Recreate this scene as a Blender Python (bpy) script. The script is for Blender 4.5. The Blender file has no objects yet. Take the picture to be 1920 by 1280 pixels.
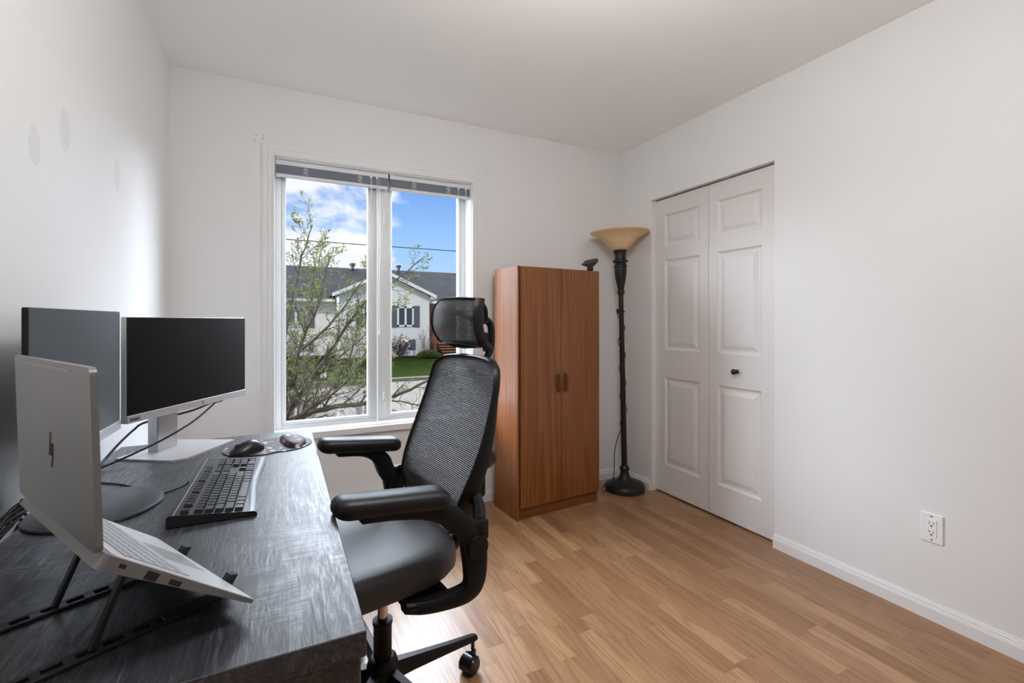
import bpy, bmesh, math, random
from mathutils import Vector, Matrix, Euler
PI = math.pi
R = math.radians
sc = bpy.context.scene
COL = sc.collection

# ------------------------------------------------------------------ camera
cam_d = bpy.data.cameras.new('camera'); cam = bpy.data.objects.new('camera', cam_d); COL.objects.link(cam)
YAW = math.atan(432 / 877.0)
cam.location = (0, 0, 1.18); cam.rotation_euler = (PI / 2, 0, -YAW)
cam_d.lens = 877 / 1920 * 36; cam_d.sensor_width = 36; cam_d.shift_y = -39 / 1920
cam_d.clip_start = 0.02; cam_d.clip_end = 400
sc.camera = cam
# ------------------------------------------------------------------ view
sc.view_settings.view_transform = 'Standard'; sc.view_settings.look = 'None'
sc.view_settings.gamma = 1; sc.view_settings.exposure = 0.16; sc.view_settings.use_curve_mapping = False
sc.cycles.max_bounces = 10; sc.cycles.diffuse_bounces = 6; sc.cycles.glossy_bounces = 4
sc.cycles.transparent_max_bounces = 24; sc.cycles.sample_clamp_indirect = 6
sc.cycles.caustics_reflective = False; sc.cycles.caustics_refractive = False
# ------------------------------------------------------------------ world: blue sky, clouds, added glow bands outside the window's view to light the room
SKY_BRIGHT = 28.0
w = bpy.data.worlds.new('sky'); sc.world = w; w.use_nodes = True
nt = w.node_tree; nt.nodes.clear()
def N(t, **k):
    n = nt.nodes.new(t)
    for a, b in k.items(): setattr(n, a, b)
    return n
def L(a, b): nt.links.new(a, b)
def mrange(src, a, b, c=0.0, d=1.0, kind='SMOOTHSTEP'):
    n = N('ShaderNodeMapRange', interpolation_type=kind); n.clamp = True if kind == 'LINEAR' else n.clamp
    L(src, n.inputs['Value'])
    n.inputs['From Min'].default_value = a; n.inputs['From Max'].default_value = b
    n.inputs['To Min'].default_value = c; n.inputs['To Max'].default_value = d
    return n.outputs['Result']
def mth(op, a, b=None):
    n = N('ShaderNodeMath', operation=op)
    for i, v in enumerate((a, b)):
        if v is None: continue
        if isinstance(v, (int, float)): n.inputs[i].default_value = v
        else: L(v, n.inputs[i])
    return n.outputs[0]
tc = N('ShaderNodeTexCoord'); sp = N('ShaderNodeSeparateXYZ'); L(tc.outputs['Generated'], sp.inputs[0])
zz = sp.outputs['Z']; yy = sp.outputs['Y']; xx = sp.outputs['X']
rp = N('ShaderNodeValToRGB'); L(mrange(zz, -0.02, 0.34, kind='LINEAR'), rp.inputs[0])
e = rp.color_ramp.elements; e[0].position = 0.0; e[0].color = (.62, .78, .95, 1); e[1].position = 1.0; e[1].color = (.10, .27, .80, 1)
m_ = e.new(.45); m_.color = (.36, .60, .96, 1)
mp = N('ShaderNodeMapping'); L(tc.outputs['Generated'], mp.inputs[0]); mp.inputs['Scale'].default_value = (1, 1, 1.7); mp.inputs['Location'].default_value = (.35, 0.1, .12)
nz = N('ShaderNodeTexNoise'); L(mp.outputs[0], nz.inputs['Vector']); nz.inputs['Scale'].default_value = 5.5; nz.inputs['Detail'].default_value = 8; nz.inputs['Roughness'].default_value = .55
nz.inputs['Distortion'].default_value = .3
left = mrange(xx, 0.31, 0.16, -0.30, 0.225)           # the clouds stand to the left of the window's view
low = mrange(zz, 0.10, -0.02, 0.0, 0.06)
cl = mrange(mth('ADD', mth('ADD', nz.outputs[0], left), low), 0.58, 0.72)
mixc = N('ShaderNodeMix', data_type='RGBA'); L(cl, mixc.inputs[0]); L(rp.outputs[0], mixc.inputs[6]); mixc.inputs[7].default_value = (.90, .91, .93, 1)
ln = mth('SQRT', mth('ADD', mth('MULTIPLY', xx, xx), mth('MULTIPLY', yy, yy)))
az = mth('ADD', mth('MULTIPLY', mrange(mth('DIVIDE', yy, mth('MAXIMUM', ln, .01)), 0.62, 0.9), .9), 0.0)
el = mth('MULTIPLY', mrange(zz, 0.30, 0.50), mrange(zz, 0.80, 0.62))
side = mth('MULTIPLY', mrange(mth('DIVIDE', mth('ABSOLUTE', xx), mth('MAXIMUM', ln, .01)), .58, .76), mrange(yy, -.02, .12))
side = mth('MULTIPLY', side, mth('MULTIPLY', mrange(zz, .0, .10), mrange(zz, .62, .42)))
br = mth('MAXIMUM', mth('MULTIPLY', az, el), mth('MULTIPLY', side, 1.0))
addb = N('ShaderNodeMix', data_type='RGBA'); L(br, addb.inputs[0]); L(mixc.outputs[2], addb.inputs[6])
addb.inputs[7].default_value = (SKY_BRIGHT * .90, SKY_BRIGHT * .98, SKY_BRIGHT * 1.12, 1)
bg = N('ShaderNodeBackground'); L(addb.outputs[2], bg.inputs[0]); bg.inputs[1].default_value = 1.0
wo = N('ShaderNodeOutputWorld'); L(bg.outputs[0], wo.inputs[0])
w.cycles.sampling_method = 'MANUAL'; w.cycles.sample_map_resolution = 1024
# ------------------------------------------------------------------ sun (behind the house we stand in) and the window portal
sd = bpy.data.lights.new('sun', 'SUN'); so = bpy.data.objects.new('sun', sd); COL.objects.link(so)
sd.energy = 2.0; sd.angle = R(3); sd.color = (1, .95, .88); so.rotation_euler = (R(50), 0, R(-35))
def portal(name, loc, rot, sx, sy):
    d = bpy.data.lights.new(name, 'AREA'); o = bpy.data.objects.new(name, d); COL.objects.link(o)
    d.shape = 'RECTANGLE'; d.size = sx; d.size_y = sy; d.cycles.is_portal = True; o.location = loc; o.rotation_euler = rot
portal('window_portal', (.533, 3.02, 1.32), (-PI / 2, 0, 0), 1.14, 1.5)
FILL_EMIT = 29.0       # emission of the added fill globe (built further down)

# ================================================================== helpers
def tag(o, label=None, cat=None, group=None, kind=None):
    if label: o['label'] = label
    if cat: o['category'] = cat
    if group: o['group'] = group
    if kind: o['kind'] = kind
    return o
def thing(name, label, cat, loc=(0, 0, 0), rot=0, group=None, kind=None):
    o = bpy.data.objects.new(name, None); COL.objects.link(o); o.location = loc
    o.rotation_euler = rot if isinstance(rot, tuple) else (0, 0, rot); o.empty_display_size = .1
    return tag(o, label, cat, group, kind)
def obj(name, bm, mat, parent=None, smooth=None, label=None):
    me = bpy.data.meshes.new(name)
    bmesh.ops.recalc_face_normals(bm, faces=bm.faces[:])
    bm.to_mesh(me); bm.free()
    for m in (mat if isinstance(mat, (list, tuple)) else [mat]): me.materials.append(m)
    o = bpy.data.objects.new(name, me); COL.objects.link(o)
    if parent: o.parent = parent
    if smooth is not None:
        me.shade_smooth()
        me.set_sharp_from_angle(angle=R(smooth))
    if label: o['label'] = label
    return o
def new(): return bmesh.new()
def bx(bm, a, b, bev=0, seg=2, mi=0, M=None):
    r = bmesh.ops.create_cube(bm, size=1); vs = r['verts']
    for v in vs:
        v.co = Vector([(a[i] + b[i]) / 2 + v.co[i] * abs(b[i] - a[i]) for i in range(3)])
    fs = list({f for v in vs for f in v.link_faces})
    if bev > 0:
        es = list({e for v in vs for e in v.link_edges})
        rr = bmesh.ops.bevel(bm, geom=es, offset=bev, segments=seg, affect='EDGES', profile=.5)
        fs = list({f for f in rr['faces']} | {f for f in fs if f.is_valid})
        vs = list({v for f in fs for v in f.verts})
    for f in fs: f.material_index = mi
    if M is not None:
        for v in vs: v.co = M @ v.co
    return vs
def tube(bm, pts, rad, n=8, caps=True, mi=0, flat=1.0):
    pts = [Vector(p) for p in pts]; k = len(pts)
    rs = rad if isinstance(rad, (list, tuple)) else [rad] * k
    rings = []; up = None
    for i in range(k):
        t = (pts[min(i + 1, k - 1)] - pts[max(i - 1, 0)]).normalized()
        if up is None:
            up = t.orthogonal().normalized()
        else:
            up = (up - t * up.dot(t)).normalized()
        s = t.cross(up)
        rings.append([bm.verts.new(pts[i] + (up * math.cos(2 * PI * j / n) * flat + s * math.sin(2 * PI * j / n)) * rs[i]) for j in range(n)])
    for i in range(k - 1):
        for j in range(n):
            f = bm.faces.new((rings[i][j], rings[i][(j + 1) % n], rings[i + 1][(j + 1) % n], rings[i + 1][j])); f.material_index = mi
    if caps:
        bm.faces.new(rings[0][::-1]).material_index = mi; bm.faces.new(rings[-1]).material_index = mi
def smooth_path(pts, sub=6):
    P = [Vector(p) for p in pts]; P = [P[0] * 2 - P[1]] + P + [P[-1] * 2 - P[-2]]; out = []
    for i in range(1, len(P) - 2):
        a, b, c, d = P[i - 1:i + 3]
        for j in range(sub):
            t = j / sub
            out.append(.5 * ((2 * b) + (c - a) * t + (2 * a - 5 * b + 4 * c - d) * t * t + (3 * b - a - 3 * c + d) * t ** 3))
    out.append(P[-2]); return out
def lathe(bm, prof, n=32, c=(0, 0), mi=0, caps=True, ax='Z', flute=None):
    rings = []
    for r, z in prof:
        ring = []
        for j in range(n):
            a = 2 * PI * j / n
            rr = r * (1 + (flute(z, a) if flute else 0))
            p = (rr * math.cos(a), rr * math.sin(a), z)
            if ax == 'Y': p = (p[0], p[2], p[1])
            if ax == 'X': p = (p[2], p[0], p[1])
            ring.append(bm.verts.new((p[0] + (c[0] if ax == 'Z' else 0), p[1] + (c[1] if ax == 'Z' else 0), p[2])))
        rings.append(ring)
    for i in range(len(rings) - 1):
        for j in range(n):
            bm.faces.new((rings[i][j], rings[i][(j + 1) % n], rings[i + 1][(j + 1) % n], rings[i + 1][j])).material_index = mi
    if caps:
        bm.faces.new(rings[0][::-1]).material_index = mi; bm.faces.new(rings[-1]).material_index = mi
    return [v for r in rings for v in r]
def prism(bm, poly, fn, d0, d1, mi=0):
    """poly: 2-D outline; fn(u, v, d) -> 3-D point"""
    a = [bm.verts.new(fn(u, v, d0)) for u, v in poly]; b = [bm.verts.new(fn(u, v, d1)) for u, v in poly]
    n = len(poly)
    bm.faces.new(a).material_index = mi; bm.faces.new(b[::-1]).material_index = mi
    for i in range(n): bm.faces.new((a[i], b[i], b[(i + 1) % n], a[(i + 1) % n])).material_index = mi
def rrect(x0, y0, x1, y1, r, k=4):
    out = []
    for cx, cy, a0 in ((x1 - r, y1 - r, 0), (x0 + r, y1 - r, 90), (x0 + r, y0 + r, 180), (x1 - r, y0 + r, 270)):
        for i in range(k + 1):
            a = R(a0 + 90 * i / k); out.append((cx + r * math.cos(a), cy + r * math.sin(a)))
    return out
def grid(bm, fn, nu, nv, mi=0, uv=True):
    lay = bm.loops.layers.uv.verify() if uv else None
    V = [[bm.verts.new(fn(i / nu, j / nv)) for j in range(nv + 1)] for i in range(nu + 1)]
    for i in range(nu):
        for j in range(nv):
            f = bm.faces.new((V[i][j], V[i + 1][j], V[i + 1][j + 1], V[i][j + 1])); f.material_index = mi
            if lay:
                for l, (a, b) in zip(f.loops, ((i, j), (i + 1, j), (i + 1, j + 1), (i, j + 1))): l[lay].uv = (a / nu, b / nv)
    return V

# ------------------------------------------------------------------ materials
class Mat:
    def __init__(s, name):
        s.m = bpy.data.materials.new(name); s.m.use_nodes = True; s.t = s.m.node_tree; s.p = s.t.nodes['Principled BSDF']
        s.out = s.t.nodes['Material Output']; s._o = None
    def n(s, t, **k):
        x = s.t.nodes.new(t)
        for a, b in k.items(): setattr(x, a, b)
        return x
    def l(s, a, b): s.t.links.new(a, b)
    def set(s, **k):
        for a, b in k.items(): s.p.inputs[a.replace('_', ' ')].default_value = b
        return s
    def co(s, scale=(1, 1, 1), rot=(0, 0, 0), loc=(0, 0, 0), kind='Object'):
        c = s.n('ShaderNodeTexCoord'); m = s.n('ShaderNodeMapping'); s.l(c.outputs[kind], m.inputs[0])
        m.inputs['Scale'].default_value = scale; m.inputs['Rotation'].default_value = rot; m.inputs['Location'].default_value = loc
        return m.outputs[0]
    def noise(s, vec, scale, detail=3, rough=.5, dist=0, w=None):
        x = s.n('ShaderNodeTexNoise')
        if w is not None: x.noise_dimensions = '4D'; s.l(w, x.inputs['W'])
        s.l(vec, x.inputs['Vector']); x.inputs['Scale'].default_value = scale; x.inputs['Detail'].default_value = detail
        x.inputs['Roughness'].default_value = rough; x.inputs['Distortion'].default_value = dist
        return x.outputs[0]
    def ramp(s, v, *stops):
        r = s.n('ShaderNodeValToRGB'); s.l(v, r.inputs[0]); e = r.color_ramp.elements
        while len(e) < len(stops): e.new(.5)
        for q, (p, c) in zip(e, stops): q.position = p; q.color = c if len(c) == 4 else (*c, 1)
        return r.outputs[0]
    def mix(s, f, a, b, mode='MIX'):
        x = s.n('ShaderNodeMix', data_type='RGBA', blend_type=mode)
        for i, v in ((0, f), (6, a), (7, b)):
            if isinstance(v, (int, float)): x.inputs[i].default_value = v
            elif isinstance(v, tuple): x.inputs[i].default_value = v if len(v) == 4 else (*v, 1)
            else: s.l(v, x.inputs[i])
        return x.outputs[2]
    def math(s, op, a, b=0.0, c=None):
        x = s.n('ShaderNodeMath', operation=op)
        for i, v in enumerate((a, b, c)):
            if v is None: continue
            if isinstance(v, (int, float)): x.inputs[i].default_value = v
            else: s.l(v, x.inputs[i])
        return x.outputs[0]
    def col(s, v): s.l(v, s.p.inputs['Base Color']); return s
    def bump(s, h, st=.1, d=.01):
        b = s.n('ShaderNodeBump'); s.l(h, b.inputs['Height']); b.inputs['Strength'].default_value = st; b.inputs['Distance'].default_value = d
        s.l(b.outputs[0], s.p.inputs['Normal']); return s
def lin(c):
    return tuple(((x / 255) / 12.92 if x <= 10 else ((x / 255 + .055) / 1.055) ** 2.4) for x in c)
def plain(name, c, rough=.5, metal=0, spec=.5, bump=None, **k):
    m = Mat(name); m.set(Base_Color=(*c, 1), Roughness=rough, Metallic=metal, Specular_IOR_Level=spec, **k)
    if bump: m.bump(m.noise(m.co(), bump[0], 3), bump[1], .002)
    return m.m

def wall_mat(name, c, rough=.55, spec=.35, patches=()):
    m = Mat(name); m.set(Roughness=rough, Specular_IOR_Level=spec)
    co = m.co()
    big = m.noise(co, 1.3, 2)
    base = m.mix(big, tuple(x * .97 for x in c), tuple(min(1, x * 1.02) for x in c))
    if patches:
        dist = m.noise(co, 9, 2)
        for (py, pz, ry, rz) in patches:
            s_ = m.n('ShaderNodeSeparateXYZ'); m.l(co, s_.inputs[0])
            a = m.math('DIVIDE', m.math('SUBTRACT', s_.outputs[1], py), ry); b = m.math('DIVIDE', m.math('SUBTRACT', s_.outputs[2], pz), rz)
            d = m.math('ADD', m.math('ADD', m.math('MULTIPLY', a, a), m.math('MULTIPLY', b, b)), m.math('MULTIPLY', dist, .9))
            mk = m.math('MULTIPLY', m.math('LESS_THAN', d, 1.3), .22)
            base = m.mix(mk, base, (c[0] * .55, c[1] * .57, c[2] * .55))
    m.col(base)
    m.bump(m.noise(co, 160, 3, .6), .12, .002)
    return m.m
WHITE = (.785, .785, .785)
M_wall = wall_mat('painted_wall', WHITE)
M_wallL = wall_mat('painted_wall_satin', WHITE, .38, .6, patches=((1.423, 1.578, .032, .05), (1.588, 1.669, .036, .06), (2.015, 1.674, .034, .06)))
M_ceil = wall_mat('ceiling_paint', (.95, .95, .945), .8, .2)
M_trim = plain('trim_paint', (.78, .78, .78), .35, spec=.5)
M_door = plain('door_paint', (.72, .70, .69), .45, bump=(60, .06))
M_vinyl = plain('white_vinyl', (.70, .725, .72), .3)
M_black = plain('black_plastic', (.0055, .0055, .0065), .45, 0, .28, bump=(300, .1))
M_rubber = plain('black_rubber', (.015, .015, .016), .7)
M_blackgloss = plain('black_gloss', (.008, .008, .01), .18)
M_silver = plain('silver_plastic', (.52, .53, .55), .35, .6)
M_chrome = plain('chrome', (.7, .7, .72), .15, 1)
M_bronze = plain('dark_bronze', (.022, .019, .018), .42, .4, bump=(40, .15))
M_hole = plain('dark_hole', (.02, .018, .016), .9)

def wood(name, c1, c2, c3, along='Z', scale=1.0, rough=.35, bump=.06):
    m = Mat(name); m.set(Roughness=rough)
    k = {'Z': (1, 1, .035), 'Y': (1, .05, 1), 'X': (.05, 1, 1)}[along]
    co = m.co(k)
    wv = m.noise(co, 3.2 * scale, 2, .5, .4)
    ring = m.math('SINE', m.math('MULTIPLY', wv, 150))
    ring = m.math('MULTIPLY_ADD', ring, .5, .5)
    fine = m.noise(m.co(tuple(x if x == 1 else x * .4 for x in k)), 170 * scale, 3, .65)
    v = m.math('ADD', m.math('MULTIPLY', ring, .18), m.math('MULTIPLY', fine, .84))
    c = m.ramp(v, (.15, c1), (.5, c2), (.85, c3)); m.col(c); m.bump(fine, bump, .002)
    return m.m
M_cab = wood('cherry_veneer', lin((84, 44, 14)), lin((124, 70, 28)), lin((154, 98, 46)))
M_cabh = plain('brown_handle', lin((96, 58, 34)), .4)

# floor: three-strip oak laminate running along Y
def floor_mat():
    m = Mat('oak_laminate'); m.set(Specular_IOR_Level=.5)
    co = m.co((1, 1, 1), (0, 0, PI / 2))
    b = m.n('ShaderNodeTexBrick', offset=.37, offset_frequency=2, squash=.8, squash_frequency=3); m.l(co, b.inputs['Vector'])
    b.inputs['Color1'].default_value = (0, 0, 0, 1); b.inputs['Color2'].default_value = (1, 1, 1, 1); b.inputs['Mortar'].default_value = (.5, .5, .5, 1)
    b.inputs['Scale'].default_value = 1; b.inputs['Brick Width'].default_value = .46; b.inputs['Row Height'].default_value = .0665
    b.inputs['Mortar Size'].default_value = .0004; b.inputs['Mortar Smooth'].default_value = .2; b.inputs['Bias'].default_value = 0
    bw = m.n('ShaderNodeRGBToBW'); m.l(b.outputs['Color'], bw.inputs[0]); rnd = bw.outputs[0]
    W_ = m.math('MULTIPLY', rnd, 37.0)
    st = m.co((1, .09, 1))
    g1 = m.noise(st, 8, 2, .5, .8, w=W_)
    ring = m.math('MULTIPLY_ADD', m.math('SINE', m.math('MULTIPLY', g1, 75)), .5, .5)
    ringw = m.math('POWER', ring, 3.0)
    fine = m.noise(m.co((1, .035, 1)), 240, 3, .6, w=W_)
    tint = m.ramp(rnd, (.1, lin((142, 103, 71))), (.4, lin((163, 124, 89))), (.6, lin((152, 114, 81))), (.9, lin((175, 137, 101))))
    v = m.math('ADD', m.math('MULTIPLY', ringw, .42), m.math('MULTIPLY', m.ramp(fine, (.40, (0, 0, 0)), (.75, (1, 1, 1))), .55))
    c = m.mix(m.math('MULTIPLY', v, .72), tint, lin((100, 64, 38)))
    # click joints between whole boards, every third strip
    c = m.mix(m.math('MULTIPLY', b.outputs['Fac'], .35), c, (.08, .04, .02))
    m.col(c)
    m.l(m.math('MULTIPLY_ADD', fine, .16, .26), m.p.inputs['Roughness'])
    m.bump(fine, .05, .001)
    return m.m
M_floor = floor_mat()

def desk_mat():
    m = Mat('charcoal_wood'); m.set(Specular_IOR_Level=.8)
    a = m.noise(m.co((1, .09, 1)), 150, 5, .75, .9)
    wv = m.noise(m.co((1, .10, 1)), 7, 2, .5, .5)
    ring = m.math('MULTIPLY_ADD', m.math('SINE', m.math('MULTIPLY', wv, 120)), .5, .5)
    cross = m.noise(m.co((.09, 1, 1)), 170, 3, .6)
    mask = m.ramp(m.noise(m.co((1.6, 1, 1)), 6, 4, .7, .4), (.50, (0, 0, 0)), (.56, (1, 1, 1)))
    g = m.math('ADD', m.math('MULTIPLY', a, .93), m.math('MULTIPLY', ring, .07))
    g = m.mix(m.math('MULTIPLY', mask, .55), g, cross)
    c = m.ramp(g, (.34, lin((24, 25, 28))), (.50, lin((48, 50, 55))), (.68, lin((88, 91, 97))))
    m.col(c)
    m.l(m.ramp(g, (.34, (.47,) * 3), (.68, (.29,) * 3)), m.p.inputs['Roughness'])
    m.bump(g, .35, .0012)
    return m.m
M_desk = desk_mat()

def glass_mat(name='window_glass', refl=.0015):
    m = Mat(name); tr = m.n('ShaderNodeBsdfTransparent'); gl = m.n('ShaderNodeBsdfGlossy'); gl.inputs['Roughness'].default_value = 0
    tr.inputs[0].default_value = (.97, .98, .98, 1)
    mx = m.n('ShaderNodeMixShader'); mx.inputs[0].default_value = refl
    m.l(tr.outputs[0], mx.inputs[1]); m.l(gl.outputs[0], mx.inputs[2]); m.l(mx.outputs[0], m.out.inputs[0])
    return m.m
M_glass = glass_mat()

# ================================================================== room
X0, X1, Y0, Y1, H = -.5, 2.306, -3.1, 2.824, 2.44
WX0, WX1, WZ0, WZ1 = -.036, 1.103, .572, 2.066      # window opening
DY0, DY1, DZ = 1.584, 2.485, 2.017                  # closet opening
bm = new(); bx(bm, (X0 - .1, Y0 - .1, -.12), (X1 + .75, Y1 + .18, 0))
tag(obj('floor', bm, M_floor), 'warm oak three-strip laminate floor of the room', 'floor', kind='structure')
bm = new(); bx(bm, (X0 - .1, Y0 - .1, H), (X1 + .75, Y1 + .18, H + .15))
tag(obj('ceiling', bm, M_ceil), 'plain white painted ceiling above the window and closet', 'ceiling', kind='structure')
bm = new(); bx(bm, (X0 - .1, Y0, 0), (X0, Y1, H))
tag(obj('wall_left', bm, M_wallL), 'white satin wall with grey repair patches beside the desk', 'wall', kind='structure')
bm = new()
for a, b in (((X0 - .1, 0), (WX0, H)), ((WX1, 0), (X1, H)), ((WX0, 0), (WX1, WZ0)), ((WX0, WZ1), (WX1, H))):
    bx(bm, (a[0], Y1, a[1]), (b[0], Y1 + .18, b[1]))
bx(bm, (X1, Y1, 0), (X1 + .75, Y1 + .18, H))
wb = tag(obj('wall_back', bm, M_wall), 'white wall around the twin window', 'wall', kind='structure')
bm = new()
for (x, z) in ((-.122, 2.164), (-.112, 2.168), (-.087, 2.167), (-.089, 2.150), (-.129, 2.137), (-.124, 2.127), (1.163, 2.175), (1.215, 2.171), (1.200, 2.150), (1.155, 2.165)):
    lathe(bm, [(.0022, Y1 - .0008), (.0022, Y1 + .002)], 8, ax='Y')
    for v in bm.verts[-16:]: v.co.x += x; v.co.z += z
obj('nail_hole', bm, M_hole, wb)['kind'] = 'stuff'
bm = new()
bx(bm, (X1, Y0, 0), (X1 + .12, DY0, H)); bx(bm, (X1, DY1, 0), (X1 + .12, Y1, H)); bx(bm, (X1, DY0, DZ), (X1 + .12, DY1, H))
bx(bm, (X1 + .65, Y0, 0), (X1 + .75, Y1, H))
bx(bm, (X1 + .12, Y0, 0), (X1 + .65, Y0 + .05, H))
tag(obj('wall_right', bm, M_wall), 'white wall with the closet opening and the outlet', 'wall', kind='structure')
bm = new(); bx(bm, (X0 - .1, Y0 - .1, 0), (X1 + .75, Y0, H))
tag(obj('wall_front', bm, M_wall), 'white wall behind the viewer', 'wall', kind='structure')

def baseboard(name, p0, p1, nrm, label):
    """profile swept from p0 to p1; nrm points into the room"""
    prof = [(0, 0), (.013, 0), (.013, .046), (.011, .049), (.011, .053), (.0085, .056), (.0085, .062), (.006, .065), (.004, .072), (0, .072)]
    bm = new(); d0 = Vector((*p0, 0)); d1 = Vector((*p1, 0)); n_ = Vector((*nrm, 0))
    a = [bm.verts.new(d0 + n_ * u + Vector((0, 0, v))) for u, v in prof]; b = [bm.verts.new(d1 + n_ * u + Vector((0, 0, v))) for u, v in prof]
    bm.faces.new(a); bm.faces.new(b[::-1])
    for i in range(len(prof)): bm.faces.new((a[i], b[i], b[(i + 1) % len(prof)], a[(i + 1) % len(prof)]))
    tag(obj(name, bm, M_trim), label, 'baseboard', kind='structure')
baseboard('baseboard_right', (X1, Y0), (X1, DY0), (-1, 0), 'white grooved baseboard under the wall outlet')
baseboard('baseboard_corner', (X1, DY1 + .008), (X1, Y1), (-1, 0), 'short white baseboard between lamp base and closet')
baseboard('baseboard_back', (X0, Y1), (X1, Y1), (0, -1), 'white grooved baseboard behind the wardrobe and lamp')
baseboard('baseboard_left', (X0, Y0), (X0, Y1), (1, 0), 'white baseboard along the wall under the desk')

# ---- window
win = thing('window_1', 'white twin casement window with view of the street', 'window', (0, 0, 0), kind='structure')
def casing_profile(bm, a, b, inner, outer):  # flat boards with two steps
    pass
bm = new()
def cas(u0, u1, v0, v1, d, mitre=True):
    bx(bm, (u0, Y1 - d, v0), (u1, Y1, v1), .0015, 1)
CW = .062
cx0, cx1, cz1 = WX0 - CW, WX1 + CW + .02, WZ1 + CW + .015
def ring_casing(o0, o1, d):  # o = offset outward from opening
    p = [(WX0 - o0, WZ0 - .03), (WX0 - o0, WZ1 + o0), (WX1 + o0, WZ1 + o0), (WX1 + o0, WZ0 - .03)]
    q = [(WX0 - o1, WZ0 - .03), (WX0 - o1, WZ1 + o1), (WX1 + o1, WZ1 + o1), (WX1 + o1, WZ0 - .03)]
    P = [[bm.verts.new((x, y, z)) for (x, z) in s for y in (Y1 - d, Y1)] for s in (p, q)]
    for i in range(3):
        a, b = P[0][2 * i], P[0][2 * i + 2]; c, e_ = P[1][2 * i], P[1][2 * i + 2]
        a2, b2, c2, e2 = P[0][2 * i + 1], P[0][2 * i + 3], P[1][2 * i + 1], P[1][2 * i + 3]
        for f in ((a, b, e_, c), (a, b, b2, a2), (c, e_, e2, c2)): bm.faces.new(f)
    for i in (0, 3):
        bm.faces.new((P[0][2 * i], P[0][2 * i + 1], P[1][2 * i + 1], P[1][2 * i]))
ring_casing(0, .006, .017); ring_casing(.006, .010, .013); ring_casing(.010, .030, .015); ring_casing(.030, .034, .011); ring_casing(.034, .052, .013); ring_casing(.052, .060, .008)
obj('casing', bm, M_trim, win)
YF = 2.924  # face of the frame
bm = new()
bx(bm, (WX0, Y1, WZ0), (WX0 + .004, YF + .06, WZ1)); bx(bm, (WX1 - .004, Y1, WZ0), (WX1, YF + .06, WZ1)); bx(bm, (WX0, Y1, WZ1 - .004), (WX1, YF + .06, WZ1))
obj('jamb_lining', bm, M_trim, win)
bm = new()
bx(bm, (WX0 - .03, Y1 - .028, WZ0 - .042), (WX1 + .03, Y1, WZ0 - .006), .003, 2); bx(bm, (WX0, Y1 - .01, WZ0 - .02), (WX1, YF + .02, WZ0 - .004))
obj('sill', bm, M_trim, win)
bm = new()
bx(bm, (WX0 + .004, YF, WZ0 - .004), (WX0 + .034, YF + .07, WZ1 - .004), .003, 2)
bx(bm, (WX1 - .034, YF, WZ0 - .004), (WX1 - .004, YF + .07, WZ1 - .004), .003, 2)
bx(bm, (WX0 + .034, YF, WZ0 - .004), (WX1 - .034, YF + .07, WZ0 + .016), .002, 1)
bx(bm, (WX0 + .034, YF, WZ1 - .03), (WX1 - .034, YF + .07, WZ1 - .004), .002, 1)
bx(bm, (.519, YF - .004, WZ0 + .010), (.602, YF + .07, WZ1 - .03), .003, 2)
bx(bm, (.530, YF - .008, WZ0 + .012), (.535, YF, WZ1 - .03)); bx(bm, (.596, YF - .008, WZ0 + .012), (.600, YF, WZ1 - .03))
obj('frame', bm, M_vinyl, win)
G = [(.022, .469, .607, 1.998), (.613, 1.048, .607, 1.998)]
for gi, (a, b, c, d) in enumerate(G):
    bm = new()
    lft = WX0 + .034 if gi == 0 else .602; rgt = .519 if gi == 0 else WX1 - .034
    yb = YF + .008
    bx(bm, (lft, yb, WZ0 + .016), (a, yb + .04, WZ1 - .03), .002, 1); bx(bm, (b, yb, WZ0 + .016), (rgt, yb + .04, WZ1 - .03), .002, 1)
    if gi == 0:
        for q in (.480, .492, .504): bx(bm, (q, yb - .004, WZ0 + .016), (q + .004, yb, WZ1 - .03))
    bx(bm, (a, yb, WZ0 + .016), (b, yb + .04, c), .002, 1); bx(bm, (a, yb, d), (b, yb + .04, WZ1 - .03), .002, 1)
    s_ = obj('sash', bm, M_vinyl, win)
    bm = new(); bx(bm, (a - .004, yb + .018, c - .004), (b + .004, yb + .022, d + .004))
    obj('pane', bm, M_glass, s_)
for z in (1.80, .735):
    bm = new(); bx(bm, (.553, YF - .014, z - .05), (.575, YF - .004, z + .05), .004, 2)
    bx(bm, (.558, YF - .026, z - .035), (.568, YF - .012, z + .01), .003, 2); bx(bm, (.561, YF - .018, z - .11), (.571, YF - .006, z - .045), .003, 2)
    obj('latch', bm, M_vinyl, win)

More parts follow.
